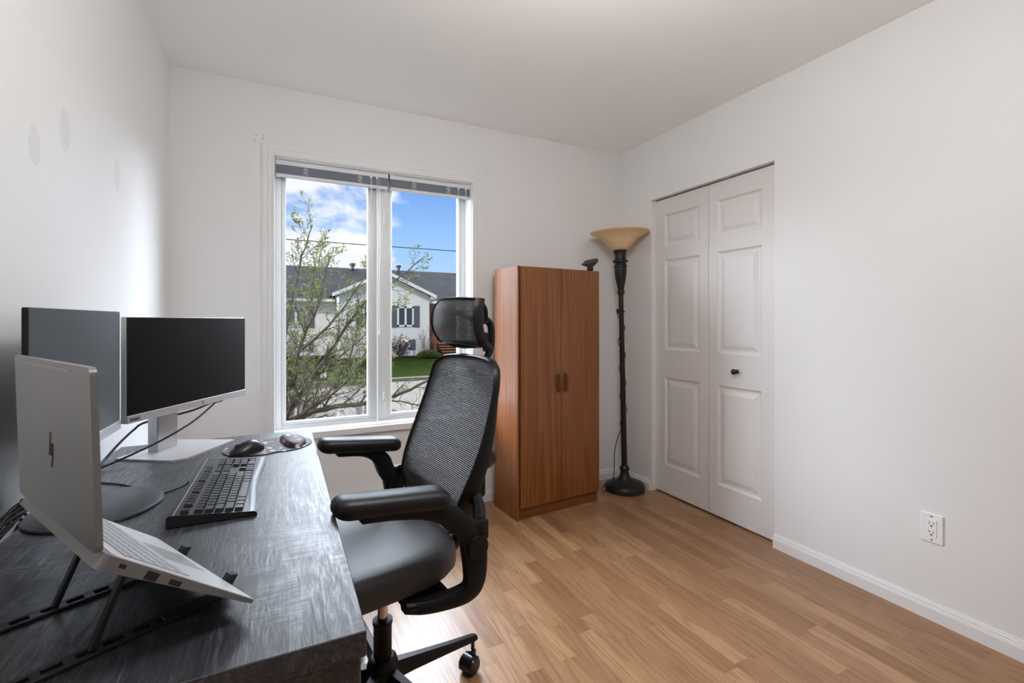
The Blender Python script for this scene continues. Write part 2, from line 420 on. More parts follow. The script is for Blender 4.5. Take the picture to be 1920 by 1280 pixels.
# ---- closet bifold door
DX = X1 + .037
dr = thing('door_1', 'white six-panel bifold closet door', 'door', (DX, 0, 0), kind='structure')
def door_leaf(y0, y1, pan):
    bm = new(); z0, z1 = .012, DZ - .009
    pz = [(.20, .795), (.985, 1.592), (1.685, 1.90)]
    ys = [y0, y0 + .0 + (pan[0] - y0), pan[1], y1]
    T = .034
    # stiles and rails as one slab with raised-and-sunk panels pressed in
    def quad(p): bm.faces.new([bm.verts.new(q) for q in p])
    zs = [z0] + [v for p in pz for v in p] + [z1]
    for i in range(3):
        for j in range(len(zs) - 1):
            if i == 1 and j % 2 == 1: continue
            quad([(0, ys[i], zs[j]), (0, ys[i + 1], zs[j]), (0, ys[i + 1], zs[j + 1]), (0, ys[i], zs[j + 1])])
    steps = [(0, 0), (.004, .004), (.012, .0085), (.022, .009), (.026, .0085), (.048, .002), (.052, .0015)]
    for a, b in pz:
        for k in range(len(steps) - 1):
            (o0, d0), (o1, d1) = steps[k], steps[k + 1]
            A = [(d0, ys[1] + o0, a + o0), (d0, ys[2] - o0, a + o0), (d0, ys[2] - o0, b - o0), (d0, ys[1] + o0, b - o0)]
            B = [(d1, ys[1] + o1, a + o1), (d1, ys[2] - o1, a + o1), (d1, ys[2] - o1, b - o1), (d1, ys[1] + o1, b - o1)]
            for q in range(4): quad([A[q], A[(q + 1) % 4], B[(q + 1) % 4], B[q]])
        quad(B)
    quad([(0, y0, z0), (0, y0, z1), (T, y0, z1), (T, y0, z0)]); quad([(0, y1, z0), (0, y1, z1), (T, y1, z1), (T, y1, z0)])
    quad([(0, y0, z1), (0, y1, z1), (T, y1, z1), (T, y0, z1)]); quad([(0, y0, z0), (0, y1, z0), (T, y1, z0), (T, y0, z0)])
    quad([(T, y0, z0), (T, y1, z0), (T, y1, z1), (T, y0, z1)])
    bmesh.ops.remove_doubles(bm, verts=bm.verts[:], dist=.0001)
    return obj('door_leaf', bm, M_door, dr)
door_leaf(2.0355, 2.4820, (2.103, 2.398)); lf = door_leaf(1.590, 2.0320, (1.682, 1.971))
bm = new(); lathe(bm, [(.013, -.002), (.012, -.004), (.006, -.007), (.006, -.016), (.012, -.020), (.0165, -.027), (.0165, -.033), (.012, -.039), (.004, -.041)], 20, ax='X')
for v in bm.verts: v.co.y += 1.835; v.co.z += .888
obj('knob', bm, M_blackgloss, lf, 40, 'round black knob')
bm = new(); bx(bm, (.004, DY0, DZ - .007), (.03, DY1, DZ)); obj('track', bm, plain('track_metal', (.25, .25, .26), .4, .6), dr)
bm = new(); bx(bm, (X1 - .004, DY1 - .0018, 0), (X1 + .06, DY1 + .010, DZ - .0005), .0005, 1)
bx(bm, (X1 - .002, DY0 + .001, DZ - .0018), (X1 + .034, DY1 - .002, DZ + .006), .0005, 1)
tag(obj('trim_1', bm, M_trim), 'thin white trim on the lamp side of the closet opening', 'trim', kind='structure')

# ---- outlet
ot = thing('wall_outlet', 'white double electrical outlet on the right wall', 'outlet', (X1, .924, .362))
bm = new(); bx(bm, (-.006, -.036, -.057), (0, .036, .057), .003, 2); obj('cover_plate', bm, plain('outlet_plastic', (.84, .84, .85), .3), ot)
bm = new(); bx(bm, (-.008, -.017, -.034), (-.005, .017, .034), .001, 1); ob = obj('receptacle', bm, plain('receptacle_plastic', (.86, .86, .86), .3), ot)
bm = new()
for z in (.017, -.017):
    bx(bm, (-.0084, .0055, z - .002), (-.0078, .0075, z + .007)); bx(bm, (-.0084, -.0075, z - .001), (-.0078, -.0055, z + .006))
    bx(bm, (-.0084, -.003, z - .011), (-.0078, .003, z - .006), .001, 1)
obj('slot', bm, M_hole, ob)
for z in (.046, -.046):
    bm = new(); bx(bm, (-.0068, -.004, z - .0025), (-.006, .004, z + .0025)); obj('screw', bm, plain('screw_metal', (.25, .25, .25), .4, .8), ot)

# ---- baseboard heater
ht = thing('baseboard_heater', 'low white electric baseboard heater under the window', 'heater', (0, 0, 0))
bm = new(); HP = [(.0, .02), (.060, .02), (.066, .035), (.066, .062), (.078, .064), (.080, .118), (.068, .122), (.064, .150), (.050, .168), (.0, .172)]
prism(bm, HP, lambda u, v, d: (d, Y1 - .0005 - u, v), .02, 1.128); obj('body', bm, M_trim, ht)
bm = new(); prism(bm, [(u * 1.04, v) for u, v in HP], lambda u, v, d: (d, Y1 - .0008 - u, v), 1.115, 1.131); obj('end_cap', bm, M_trim, ht)
bm = new(); bx(bm, (.05, Y1 - .058, .0), (.08, Y1 - .02, .0195)); obj('foot', bm, M_trim, ht)
bm = new(); bx(bm, (1.06, Y1 - .058, .0), (1.1, Y1 - .02, .0195)); obj('foot', bm, M_trim, ht)

# ---- venetian blinds, raised
M_slat = plain('blind_slat', (.36, .40, .47), .5); M_rail = plain('blind_rail', (.74, .76, .78), .4); M_cord = plain('blind_cord', (.85, .86, .88), .6)
def blind(x0, x1, label, laddx, wands, tassel):
    b_ = thing('venetian_blind', label, 'blind', ((x0 + x1) / 2, 2.872, 0), group='raised window blinds'); o = (x0 + x1) / 2
    hw = (x1 - x0) / 2
    bm = new(); bx(bm, (-hw, -.016, 2.036), (hw, .016, 2.0605), .001, 1); hr = obj('headrail', bm, M_rail, b_)
    for s_ in (-1, 1):
        bm = new(); a = s_ * hw; bx(bm, (min(a, a - s_ * .03), -.019, 2.034), (max(a, a - s_ * .03), .017, 2.0615), .001, 1); obj('bracket', bm, M_rail, b_)
    bm = new()
    for i in range(22):
        z = 1.990 + i * .0021; bx(bm, (-hw + .004, -.0125 + .001 * (i % 2), z), (hw - .004, .0125, z + .0009))
    sl = obj('slats', bm, M_slat, b_)
    bm = new(); bx(bm, (-hw + .002, -.014, 1.972), (hw - .002, .014, 1.988), .004, 3); obj('bottom_rail', bm, M_rail, b_)
    for lx in laddx:
        bm = new()
        for k in range(3):
            pts = []
            for j in range(13):
                a = j / 12; pts.append((lx - o + .008 * math.sin(a * 12 + k * 2.2) + (k - 1) * .006, -.017 - .002 * math.cos(a * 9 + k), 2.034 - .045 * a))
            tube(bm, smooth_path(pts, 3), .0011, 5)
        obj('ladder_cord', bm, M_cord, b_)
    for wx, L_, r_ in wands:
        bm = new(); tube(bm, [(wx - o, -.02, 2.036), (wx - o, -.024, 2.02), (wx - o + .004, -.024, 2.036 - L_)], r_, 6)
        bx(bm, (wx - o - .008, -.024, 2.022), (wx - o + .008, -.016, 2.036), .002, 1, mi=1)
        obj('wand', bm, [M_cord, plain('wand_hook', (.3, .32, .36), .4)], b_)
    for tx, L_ in tassel:
        bm = new()
        tube(bm, [(tx - o - .003, -.022, 2.03), (tx - o - .004, -.026, 1.6), (tx - o, -.026, 2.03 - L_)], .0011, 5)
        tube(bm, [(tx - o + .004, -.022, 2.03), (tx - o + .003, -.026, 1.6), (tx - o, -.026, 2.03 - L_)], .0011, 5)
        tube(bm, [(tx - o, -.026, 2.035 - L_), (tx - o, -.026, 2.0 - L_), (tx - o, -.026, 1.975 - L_)], [.002, .004, .0045], 8)
        obj('pull_cord', bm, M_cord, b_)
blind(-.030, .576, 'raised white blind over the left window pane, with long pull cord', (.121, .413), ((.474, .10, .002), (.508, 1.46, .0016)), ((.522, .88),))
blind(.585, 1.100, 'raised white blind over the right window pane, shorter of the pair', (.733, .955), ((1.02, 1.2, .0016), (1.07, 1.3, .002)), ())

# ---- fill globe, added out of view above the frame to brighten the room
cl_ = thing('fill_globe', 'added glowing globe out of view above, filling the room with light', 'lamp', (.70, .68, H))
bm = new(); lathe(bm, [(.06, 0), (.06, -.02), (.008, -.03), (.008, -.20)], 40); obj('mount', bm, M_vinyl, cl_, 40)
mE = Mat('fill_glow'); mE.set(Base_Color=(.9, .9, .88, 1), Emission_Color=(1, .985, .97, 1), Emission_Strength=FILL_EMIT)
bm = new(); lathe(bm, [(.18 * math.sin(PI * max(.02, i / 16)), -.37 + .17 * math.cos(PI * i / 16)) for i in range(17)], 40); obj('lamp_shade', bm, mE.m, cl_, 60)  # glowing shell of the added fill globe

# ================================================================== furniture
# ---- desk
DKX0, DKX1, DKY0, DKY1, DKZ = -.49, .106, .672, 2.016, .75
dk = thing('desk', 'charcoal wood-grain desk against the left wall', 'desk', (DKX0, DKY0, 0))
dw, dl = DKX1 - DKX0, DKY1 - DKY0
bm = new(); bx(bm, (0, 0, DKZ - .036), (dw, dl, DKZ), .0012, 1); obj('desktop', bm, M_desk, dk)
bm = new(); bx(bm, (.004, .004, .0), (.03, dl - .004, DKZ - .0362), .001, 1)
M_deskd = plain('black_desk_frame', (.02, .02, .022), .5)
for y in (.01, dl - .05):
    bm = new(); bx(bm, (.035, y, 0), (dw - .006, y + .036, DKZ - .0362), .002, 1); obj('side_panel', bm, M_desk, dk)
bm.free() if False else None
bm = new(); bx(bm, (.05, .0465, .36), (.068, dl - .0505, DKZ - .0365), .001, 1); obj('back_panel', bm, M_desk, dk)

# ---- wardrobe
cb = thing('wardrobe', 'tall two-door cherry wood wardrobe right of the window', 'wardrobe', (1.240, 2.441, 0), R(4.1))
CWd, CD, CH = .622, .285, 1.505
bm = new(); bx(bm, (0, .018, 0), (.016, CD, CH), .001, 1); obj('side_panel', bm, M_cab, cb)
bm = new(); bx(bm, (CWd - .016, .018, 0), (CWd, CD, CH), .001, 1); obj('side_panel', bm, M_cab, cb)
M_cabx = wood('cherry_veneer_across', lin((84, 44, 14)), lin((124, 70, 28)), lin((154, 98, 46)), 'X')
bm = new(); bx(bm, (.0165, .018, CH - .016), (CWd - .0165, CD, CH - .0005), .001, 1); obj('top_panel', bm, M_cabx, cb)
bm = new(); bx(bm, (.0165, CD - .01, 0), (CWd - .0165, CD - .002, CH - .017)); obj('back_panel', bm, M_cab, cb)
bm = new(); bx(bm, (.0165, .022, 0), (CWd - .0165, .036, .066), .001, 1); obj('kick_board', bm, M_cabx, cb)
bm = new(); bx(bm, (.0005, 0.003, 0), (.012, .0175, CH - .0), .001, 1); obj('edge_strip', bm, M_cab, cb)
def handle_bm(x):
    bm = new(); z = .795
    prism(bm, rrect(x - .011, z - .052, x + .011, z + .052, .009), lambda u, v, d: (u, d, v), -.0165, -.0105)
    bx(bm, (x - .011, -.0165, z - .05), (x - .004, -.0105 + .0065, z + .05), .002, 1) if False else None
    bx(bm, (x - .010, -.011, z - .050), (x + .010, -.0, z - .036), .003, 2); bx(bm, (x - .010, -.011, z + .036), (x + .010, 0, z + .050), .003, 2)
    return bm
for (a, b, hx) in ((.020, .3135, .290), (.3165, CWd - .002, .343)):
    bm = new(); bx(bm, (a, .0, .072), (b, .0175, CH - .004), .0015, 2); d_ = obj('door', bm, M_cab, cb)
    # D-shaped grip: slim bar standing on two feet
    bm = new(); z = .80
    pth = smooth_path([(hx, -.001, z - .046), (hx, -.012, z - .050), (hx, -.020, z - .040), (hx, -.021, z), (hx, -.020, z + .040), (hx, -.012, z + .050), (hx, -.001, z + .046)], 4)
    tube(bm, pth, .0075, 8, flat=1.0)
    bx(bm, (hx - .011, -.003, z - .056), (hx + .011, .0, z + .056), .001, 1)
    obj('handle', bm, M_cabh, d_, 50)
# hook-shaped phone cradle on the wardrobe
ph = thing('tabletop_cradle', 'small black tilted tray stand on top of the wardrobe', 'stand', (1.800, 2.505, CH + .0002), R(-25))
bm = new(); bx(bm, (-.018, -.02, 0), (.018, .02, .03), .004, 2); prism(bm, [(-.022, .028), (.022, .028), (.046, .052), (-.046, .036)], lambda u, v, d: (u, d, v), -.022, .022); obj('base', bm, M_black, ph)
bm = new(); bx(bm, (-.052, -.03, .0), (.052, .03, .012), .002, 1, M=Matrix.Translation((0, 0, .046)) @ Matrix.Rotation(R(-12), 4, 'Y'))
bx(bm, (-.034, -.026, .012), (.05, .026, .024), .003, 1, M=Matrix.Translation((0, 0, .046)) @ Matrix.Rotation(R(-12), 4, 'Y')); obj('tray', bm, plain('tray_brown', (.05, .035, .035), .5), ph)

# ---- floor lamp
lx, ly = 2.153, 2.585
lp = thing('floor_lamp', 'dark bronze torchiere floor lamp with amber glass bowl in the corner', 'lamp', (lx, ly, 0), (0, R(-1.15), YAW * -1))
bm = new(); lathe(bm, [(.128, 0), (.136, .006), (.137, .03), (.130, .040), (.128, .044), (.110, .052), (.070, .066), (.045, .080), (.032, .105), (.027, .130), (.026, .134)], 48)
obj('base', bm, M_bronze, lp, 40)
bm = new(); lathe(bm, [(.027, .134), (.034, .144), (.034, .156), (.027, .166), (.0205, .172), (.019, .45), (.018, .9), (.0165, 1.362), (.020, 1.366)], 24); po = obj('pole', bm, M_bronze, lp, 40)
bm = new(); lathe(bm, [(.020, 1.366), (.026, 1.372), (.026, 1.384), (.020, 1.392), (.024, 1.42), (.034, 1.47), (.040, 1.515), (.042, 1.553), (.046, 1.557), (.046, 1.566), (.038, 1.572), (.040, 1.584), (.053, 1.590), (.053, 1.600), (.040, 1.606), (.036, 1.632), (.046, 1.664), (.048, 1.672)], 48,
      flute=lambda z, a: (.05 * math.cos(a * 12) if 1.40 < z < 1.552 else 0)); obj('fluted_neck', bm, M_bronze, lp, 40)
mA = Mat('amber_alabaster'); mA.set(Roughness=.35, Specular_IOR_Level=.5)
nn = mA.noise(mA.co((1, 1, .3)), 14, 4, .6, .8)
mA.col(mA.ramp(nn, (.3, lin((238, 210, 158))), (.7, lin((252, 236, 196)))))
mA.p.inputs['Transmission Weight'].default_value = 0; mA.p.inputs['Subsurface Weight'].default_value = 0.0
tr_ = mA.n('ShaderNodeBsdfTranslucent'); tr_.inputs[0].default_value = (*lin((236, 200, 140)), 1); mx_ = mA.n('ShaderNodeMixShader'); mx_.inputs[0].default_value = .3
mA.l(mA.p.outputs[0], mx_.inputs[1]); mA.l(tr_.outputs[0], mx_.inputs[2]); mA.l(mx_.outputs[0], mA.out.inputs[0])
bm = new()
pr_o = [(.030, 1.668), (.050, 1.672), (.066, 1.684), (.086, 1.705), (.108, 1.733), (.140, 1.762), (.180, 1.784), (.200, 1.792), (.203, 1.797)]
pr_i = [(.197, 1.797), (.176, 1.790), (.136, 1.768), (.104, 1.738), (.082, 1.710), (.062, 1.690), (.046, 1.679), (.03, 1.676)]
lathe(bm, pr_o + pr_i, 72, flute=lambda z, a: .012 * math.cos(a * 24) * (1 if z > 1.69 else 0)); obj('lamp_shade', bm, mA.m, lp, 60)
bm = new(); rc = .021; pts = []
for i in range(150):
    t = i / 149; z = 1.24 - t * .80; a = 2.4 + t * 2 * PI * 4.2
    r_ = rc + .001 + .004 * max(0, math.sin(t * 31)); pts.append((r_ * math.cos(a), r_ * math.sin(a), z))
a = 2.4 + 2 * PI * 4.2
pts += [(-.024, -.02, .42), (-.05, -.03, .37), (-.075, -.04, .28), (-.082, -.05, .17), (-.09, -.06, .09), (-.093, -.07, .062), (-.100, -.085, .056), (-.115, -.085, .050), (-.150, -.070, .02), (-.165, -.05, .0035), (-.16, .02, .0035), (-.1, .12, .0035)]
tube(bm, smooth_path(pts, 2), .0027, 6); obj('power_cord', bm, M_black, lp, 60)
bm = new(); bx(bm, (-.038, -.030, 1.232), (-.012, -.012, 1.262), .004, 2, M=Matrix.Identity(4)); tube(bm, [(-.028, -.02, 1.25), (-.018, -.016, 1.26), (0, -.022, 1.255), (.02, -.018, 1.24)], .004, 6); obj('switch', bm, M_black, lp)

# ---- office chair (local frame: +x is the chair's back, the sitter faces -x)
ch = thing('office_chair', 'black ergonomic mesh office chair pulled up to the desk', 'chair', (.268, 1.41, 0), R(9))
mS = Mat('black_seat_fabric'); mS.set(Base_Color=(.004, .0045, .006, 1), Roughness=.48, Specular_IOR_Level=.8, Sheen_Weight=.10); mS.bump(mS.noise(mS.co(), 420, 2), .5, .002); M_seat = mS.m
mP = Mat('armrest_vinyl'); mP.set(Base_Color=(.006, .006, .008, 1), Roughness=.40, Specular_IOR_Level=.4); mP.bump(mP.noise(mP.co(), 350, 2), .35, .0015); M_pad = mP.m
# base: hub, five legs with casters
bm = new(); lathe(bm, [(.034, .085), (.042, .09), (.046, .11), (.046, .165), (.040, .185), (.030, .192)], 32); obj('hub', bm, M_black, ch, 40)
bm = new(); lathe(bm, [(.0265, .185), (.0265, .285), (.029, .288), (.029, .298), (.022, .300)], 28); obj('gas_lift_cover', bm, M_black, ch, 40)
bm = new(); lathe(bm, [(.0145, .29), (.0145, .42)], 24); obj('gas_cylinder', bm, M_chrome, ch, 40, 'chrome gas cylinder')
for k in range(5):
    a0 = R([4, 84, 150, 220, 292][k]); Mx = Matrix.Rotation(a0, 4, 'Z')
    bm = new()
    secs = [(.036, .138, .023, .026), (.10, .131, .019, .021), (.22, .117, .0155, .0145), (.322, .106, .0135, .010), (.336, .104, .010, .007)]
    rings = []
    for (x, z, hw, hh) in secs:
        rings.append([bm.verts.new(Mx @ Vector((x, y * hw, z + q * hh))) for y, q in ((-1, -.7), (-.7, -1), (.7, -1), (1, -.7), (1, .3), (.55, 1), (-.55, 1), (-1, .3))])
    for i in range(len(rings) - 1):
        for j in range(8): bm.faces.new((rings[i][j], rings[i][(j + 1) % 8], rings[i + 1][(j + 1) % 8], rings[i + 1][j]))
    bm.faces.new(rings[0][::-1]); bm.faces.new(rings[-1])
    lg = obj('leg', bm, M_black, ch, 40)
    bm = new(); sw = R([200, 160, 230, 120, 80][k])
    C_ = Mx @ Vector((.322, 0, 0))
    lathe(bm, [(.0065, .050), (.0065, .105)], 12, c=(C_.x, C_.y)); n0 = len(bm.verts)
    for s_ in (-1, 1):
        vs = lathe(bm, [(.010, s_ * .004), (.0255, s_ * .006), (.0275, s_ * .010), (.0275, s_ * .022), (.024, s_ * .027), (.008, s_ * .029)], 24, ax='Y')
        for v in vs: v.co.z += .0276; v.co.x += .018
    # hood
    hood = [(.018 + .031 * math.cos(R(q)), .0276 + .031 * math.sin(R(q))) for q in range(-10, 191, 20)] + [(.018 + .026 * math.cos(R(q)), .0276 + .026 * math.sin(R(q))) for q in range(190, -11, -20)]
    prism(bm, hood, lambda u, v, d: (u, d, v), -.020, .020)
    bx(bm, (-.008, -.009, .036), (.012, .009, .066), .003, 2)
    Ms = Matrix.Translation((C_.x, C_.y, 0)) @ Matrix.Rotation(sw, 4, 'Z')
    bm.verts.ensure_lookup_table()
    for v in bm.verts[n0:]: v.co = Ms @ v.co
    obj('caster', bm, M_blackgloss, lg, 40)
# mechanism
bm = new(); bx(bm, (-.09, -.065, .408), (.09, .065, .462), .012, 3); bx(bm, (-.17, -.17, .462), (.12, .17, .4775), .003, 1)
obj('tilt_mechanism', bm, M_black, ch, 40)
# seat cushion
bm = new()
def seat_out(a):  # superellipse plan
    ca, sa = math.cos(a), math.sin(a); n_ = 3.6
    r = (abs(ca) ** n_ + abs(sa) ** n_) ** (-1 / n_)
    return -.085 + .262 * r * ca, .252 * r * sa * (1 - .06 * ca)
lv = [(0.0, .478), (.80, .478), (.96, .484), (1.0, .498), (1.004, .516), (.995, .532), (.970, .546), (.92, .555), (.78, .560), (.5, .561), (.25, .558)]
rg = []
for f_, z in lv[1:]:
    ring = []
    for j in range(56):
        a = 2 * PI * j / 56; x, y = seat_out(a)
        cx_ = -.085
        px, py = cx_ + (x - cx_) * f_, y * f_
        zz_ = z
        if z > .5: zz_ += .010 * abs(py / .25) ** 2 - .030 * max(0, (-px - .22) / .13) ** 2
        ring.append(bm.verts.new((px, py, zz_)))
    rg.append(ring)
for i in range(len(rg) - 1):
    for j in range(56): bm.faces.new((rg[i][j], rg[i][(j + 1) % 56], rg[i + 1][(j + 1) % 56], rg[i + 1][j]))
bm.faces.new(rg[0][::-1]); bm.faces.new(rg[-1])
obj('seat', bm, M_seat, ch, 60)
# back
zt = [(.575, .150, .150), (.62, .150, .178), (.67, .148, .200), (.72, .165, .214), (.77, .186, .221), (.82, .207, .222), (.87, .226, .219), (.93, .246, .213), (.98, .260, .208), (1.02, .268, .200), (1.045, .276, .186), (1.060, .285, .155)]
def prof(z):
    for i in range(len(zt) - 1):
        if z <= zt[i + 1][0]:
            t = (z - zt[i][0]) / (zt[i + 1][0] - zt[i][0]); t = max(0, t)
            return [zt[i][k] * (1 - t) + zt[i + 1][k] * t for k in (1, 2)]
    return list(zt[-1][1:])
def back_pt(u, v, off=0, grow=0):
    z = .575 + (1.060 - .575) * v; x, hw = prof(z); y = (u * 2 - 1) * hw
    x += .012 * (1 - abs(u * 2 - 1) ** 2) - .004 + off
    z -= .010 * (abs(u * 2 - 1) ** 3) * v ** 8
    return Vector((x, y * (1 + grow), z))
def mesh_mat(name, freq):
    m = Mat(name); m.set(Roughness=.5, Sheen_Weight=.2)
    c = m.n('ShaderNodeTexCoord'); s_ = m.n('ShaderNodeSeparateXYZ'); m.l(c.outputs['UV'], s_.inputs[0])
    u, v = s_.outputs[0], s_.outputs[1]
    st = m.math('MULTIPLY_ADD', m.math('SINE', m.math('MULTIPLY', v, freq * 2 * PI)), .5, .5)
    nz_ = m.noise(m.co((60, 1, 60)), 2.0, 2)
    ridge = m.math('POWER', st, 1.6)
    m.col(m.mix(ridge, (.004, .0045, .006), (.048, .055, .070)))
    gap = m.math('MULTIPLY', m.math('GREATER_THAN', m.math('SUBTRACT', .06, st), 0.0), m.math('MULTIPLY_ADD', nz_, .2, .05))
    tr = m.n('ShaderNodeBsdfTransparent'); mx = m.n('ShaderNodeMixShader')
    m.l(gap, mx.inputs[0]); m.l(m.p.outputs[0], mx.inputs[1]); m.l(tr.outputs[0], mx.inputs[2]); m.l(mx.outputs[0], m.out.inputs[0])
    m.bump(st, .8, .002)
    return m.m
M_mesh = mesh_mat('back_mesh', 96); M_mesh2 = mesh_mat('headrest_mesh', 40)
bm = new(); grid(bm, back_pt, 20, 60); obj('mesh_back', bm, M_mesh, ch, 80, 'ribbed black mesh panel')
bm = new()
loop = [back_pt(0, v / 24) for v in range(25)] + [back_pt(u / 12, 1) for u in range(1, 12)] + [back_pt(1, 1 - v / 24) for v in range(25)] + [back_pt(1 - u / 10, 0) for u in range(1, 10)]
def loop_sweep(bm, loop, depthf, th=.009):
    n = len(loop); c = sum(loop, Vector()) / n; rings = []
    for i, p in enumerate(loop):
        t = (loop[(i + 1) % n] - loop[i - 1]).normalized()
        o = t.cross(Vector((1, 0, 0))).normalized()
        if o.dot(p - c) < 0: o = -o
        d = depthf(p)
        rings.append([bm.verts.new(p + o * a + Vector((b, 0, 0))) for a, b in ((-.003, -.003), (th * .55, -.006), (th, .004), (th * .9, d * .8), (th * .3, d), (-.008, d * .95), (-.008, .004))])
    k = 7
    for i in range(n):
        for j in range(k): bm.faces.new((rings[i][j], rings[i][(j + 1) % k], rings[(i + 1) % n][(j + 1) % k], rings[(i + 1) % n][j]))
loop_sweep(bm, loop, lambda p: .020 + .045 * max(0, min(1, (.95 - p.z) / .3)) * (1 if p.z > .6 else .7))
bf = obj('back_frame', bm, M_black, ch, 50)
bm = new()  # spine and Y-struts joining frame and seat
tube(bm, smooth_path([(.215, -.215, .82), (.285, -.15, .76), (.320, -.05, .71), (.322, 0, .70), (.320, .05, .71), (.285, .15, .76), (.215, .215, .82)], 4), .016, 10)
tube(bm, smooth_path([(.298, 0, 1.02), (.312, 0, .95), (.325, 0, .82), (.325, 0, .70), (.315, 0, .60), (.27, 0, .50), (.18, 0, .42), (.06, 0, .412)], 5), [.016] * 5 + [.022] * 31, 12, flat=1.3)
bx(bm, (.285, -.045, .60), (.335, .045, .70), .012, 3)
obj('back_support', bm, M_black, ch, 40)
# headrest
def head_pt(u, v):
    s = u * 2 - 1; z = 1.105 + .140 * v; q = v * 2 - 1
    hw = .142 * (1 - .10 * abs(q) ** 3)
    x = .200 + .030 * s * s + .030 * max(0, -q) ** 2 + .018 * max(0, q) ** 3
    return Vector((x, s * hw, z + .006 * (1 - s * s)))
bm = new(); grid(bm, head_pt, 18, 22); hd = obj('headrest', bm, M_mesh2, ch, 80, 'curved mesh headrest')
bm = new()
loop = [head_pt(0, v / 10) for v in range(11)] + [head_pt(u / 10, 1) for u in range(1, 10)] + [head_pt(1, 1 - v / 10) for v in range(11)] + [head_pt(1 - u / 10, 0) for u in range(1, 10)]
loop_sweep(bm, loop, lambda p: .014 + .016 * abs(p.y) / .14, .005)
for s_ in (-1, 1):
    tube(bm, smooth_path([(.262, s_ * .125, 1.236), (.290, s_ * .105, 1.215), (.325, s_ * .05, 1.188), (.335, 0, 1.182)], 4), .009, 8)
    tube(bm, smooth_path([(.255, s_ * .125, 1.13), (.285, s_ * .115, 1.105), (.32, s_ * .08, 1.095), (.345, s_ * .03, 1.098), (.35, 0, 1.10)], 4), .012, 8)
obj('headrest_frame', bm, M_black, hd, 40)
bm = new()
tube(bm, smooth_path([(.338, -.03, 1.182), (.338, .03, 1.182)], 2), .014, 12)
tube(bm, smooth_path([(.335, 0, 1.180), (.360, 0, 1.182), (.378, 0, 1.165), (.382, 0, 1.13), (.376, 0, 1.08), (.345, 0, 1.02), (.325, 0, .95)], 5), .0125, 10, flat=1.0)
bx(bm, (.352, -.012, 1.075), (.368, .012, 1.14), .003, 1)
obj('headrest_post', bm, M_black, ch, 40)
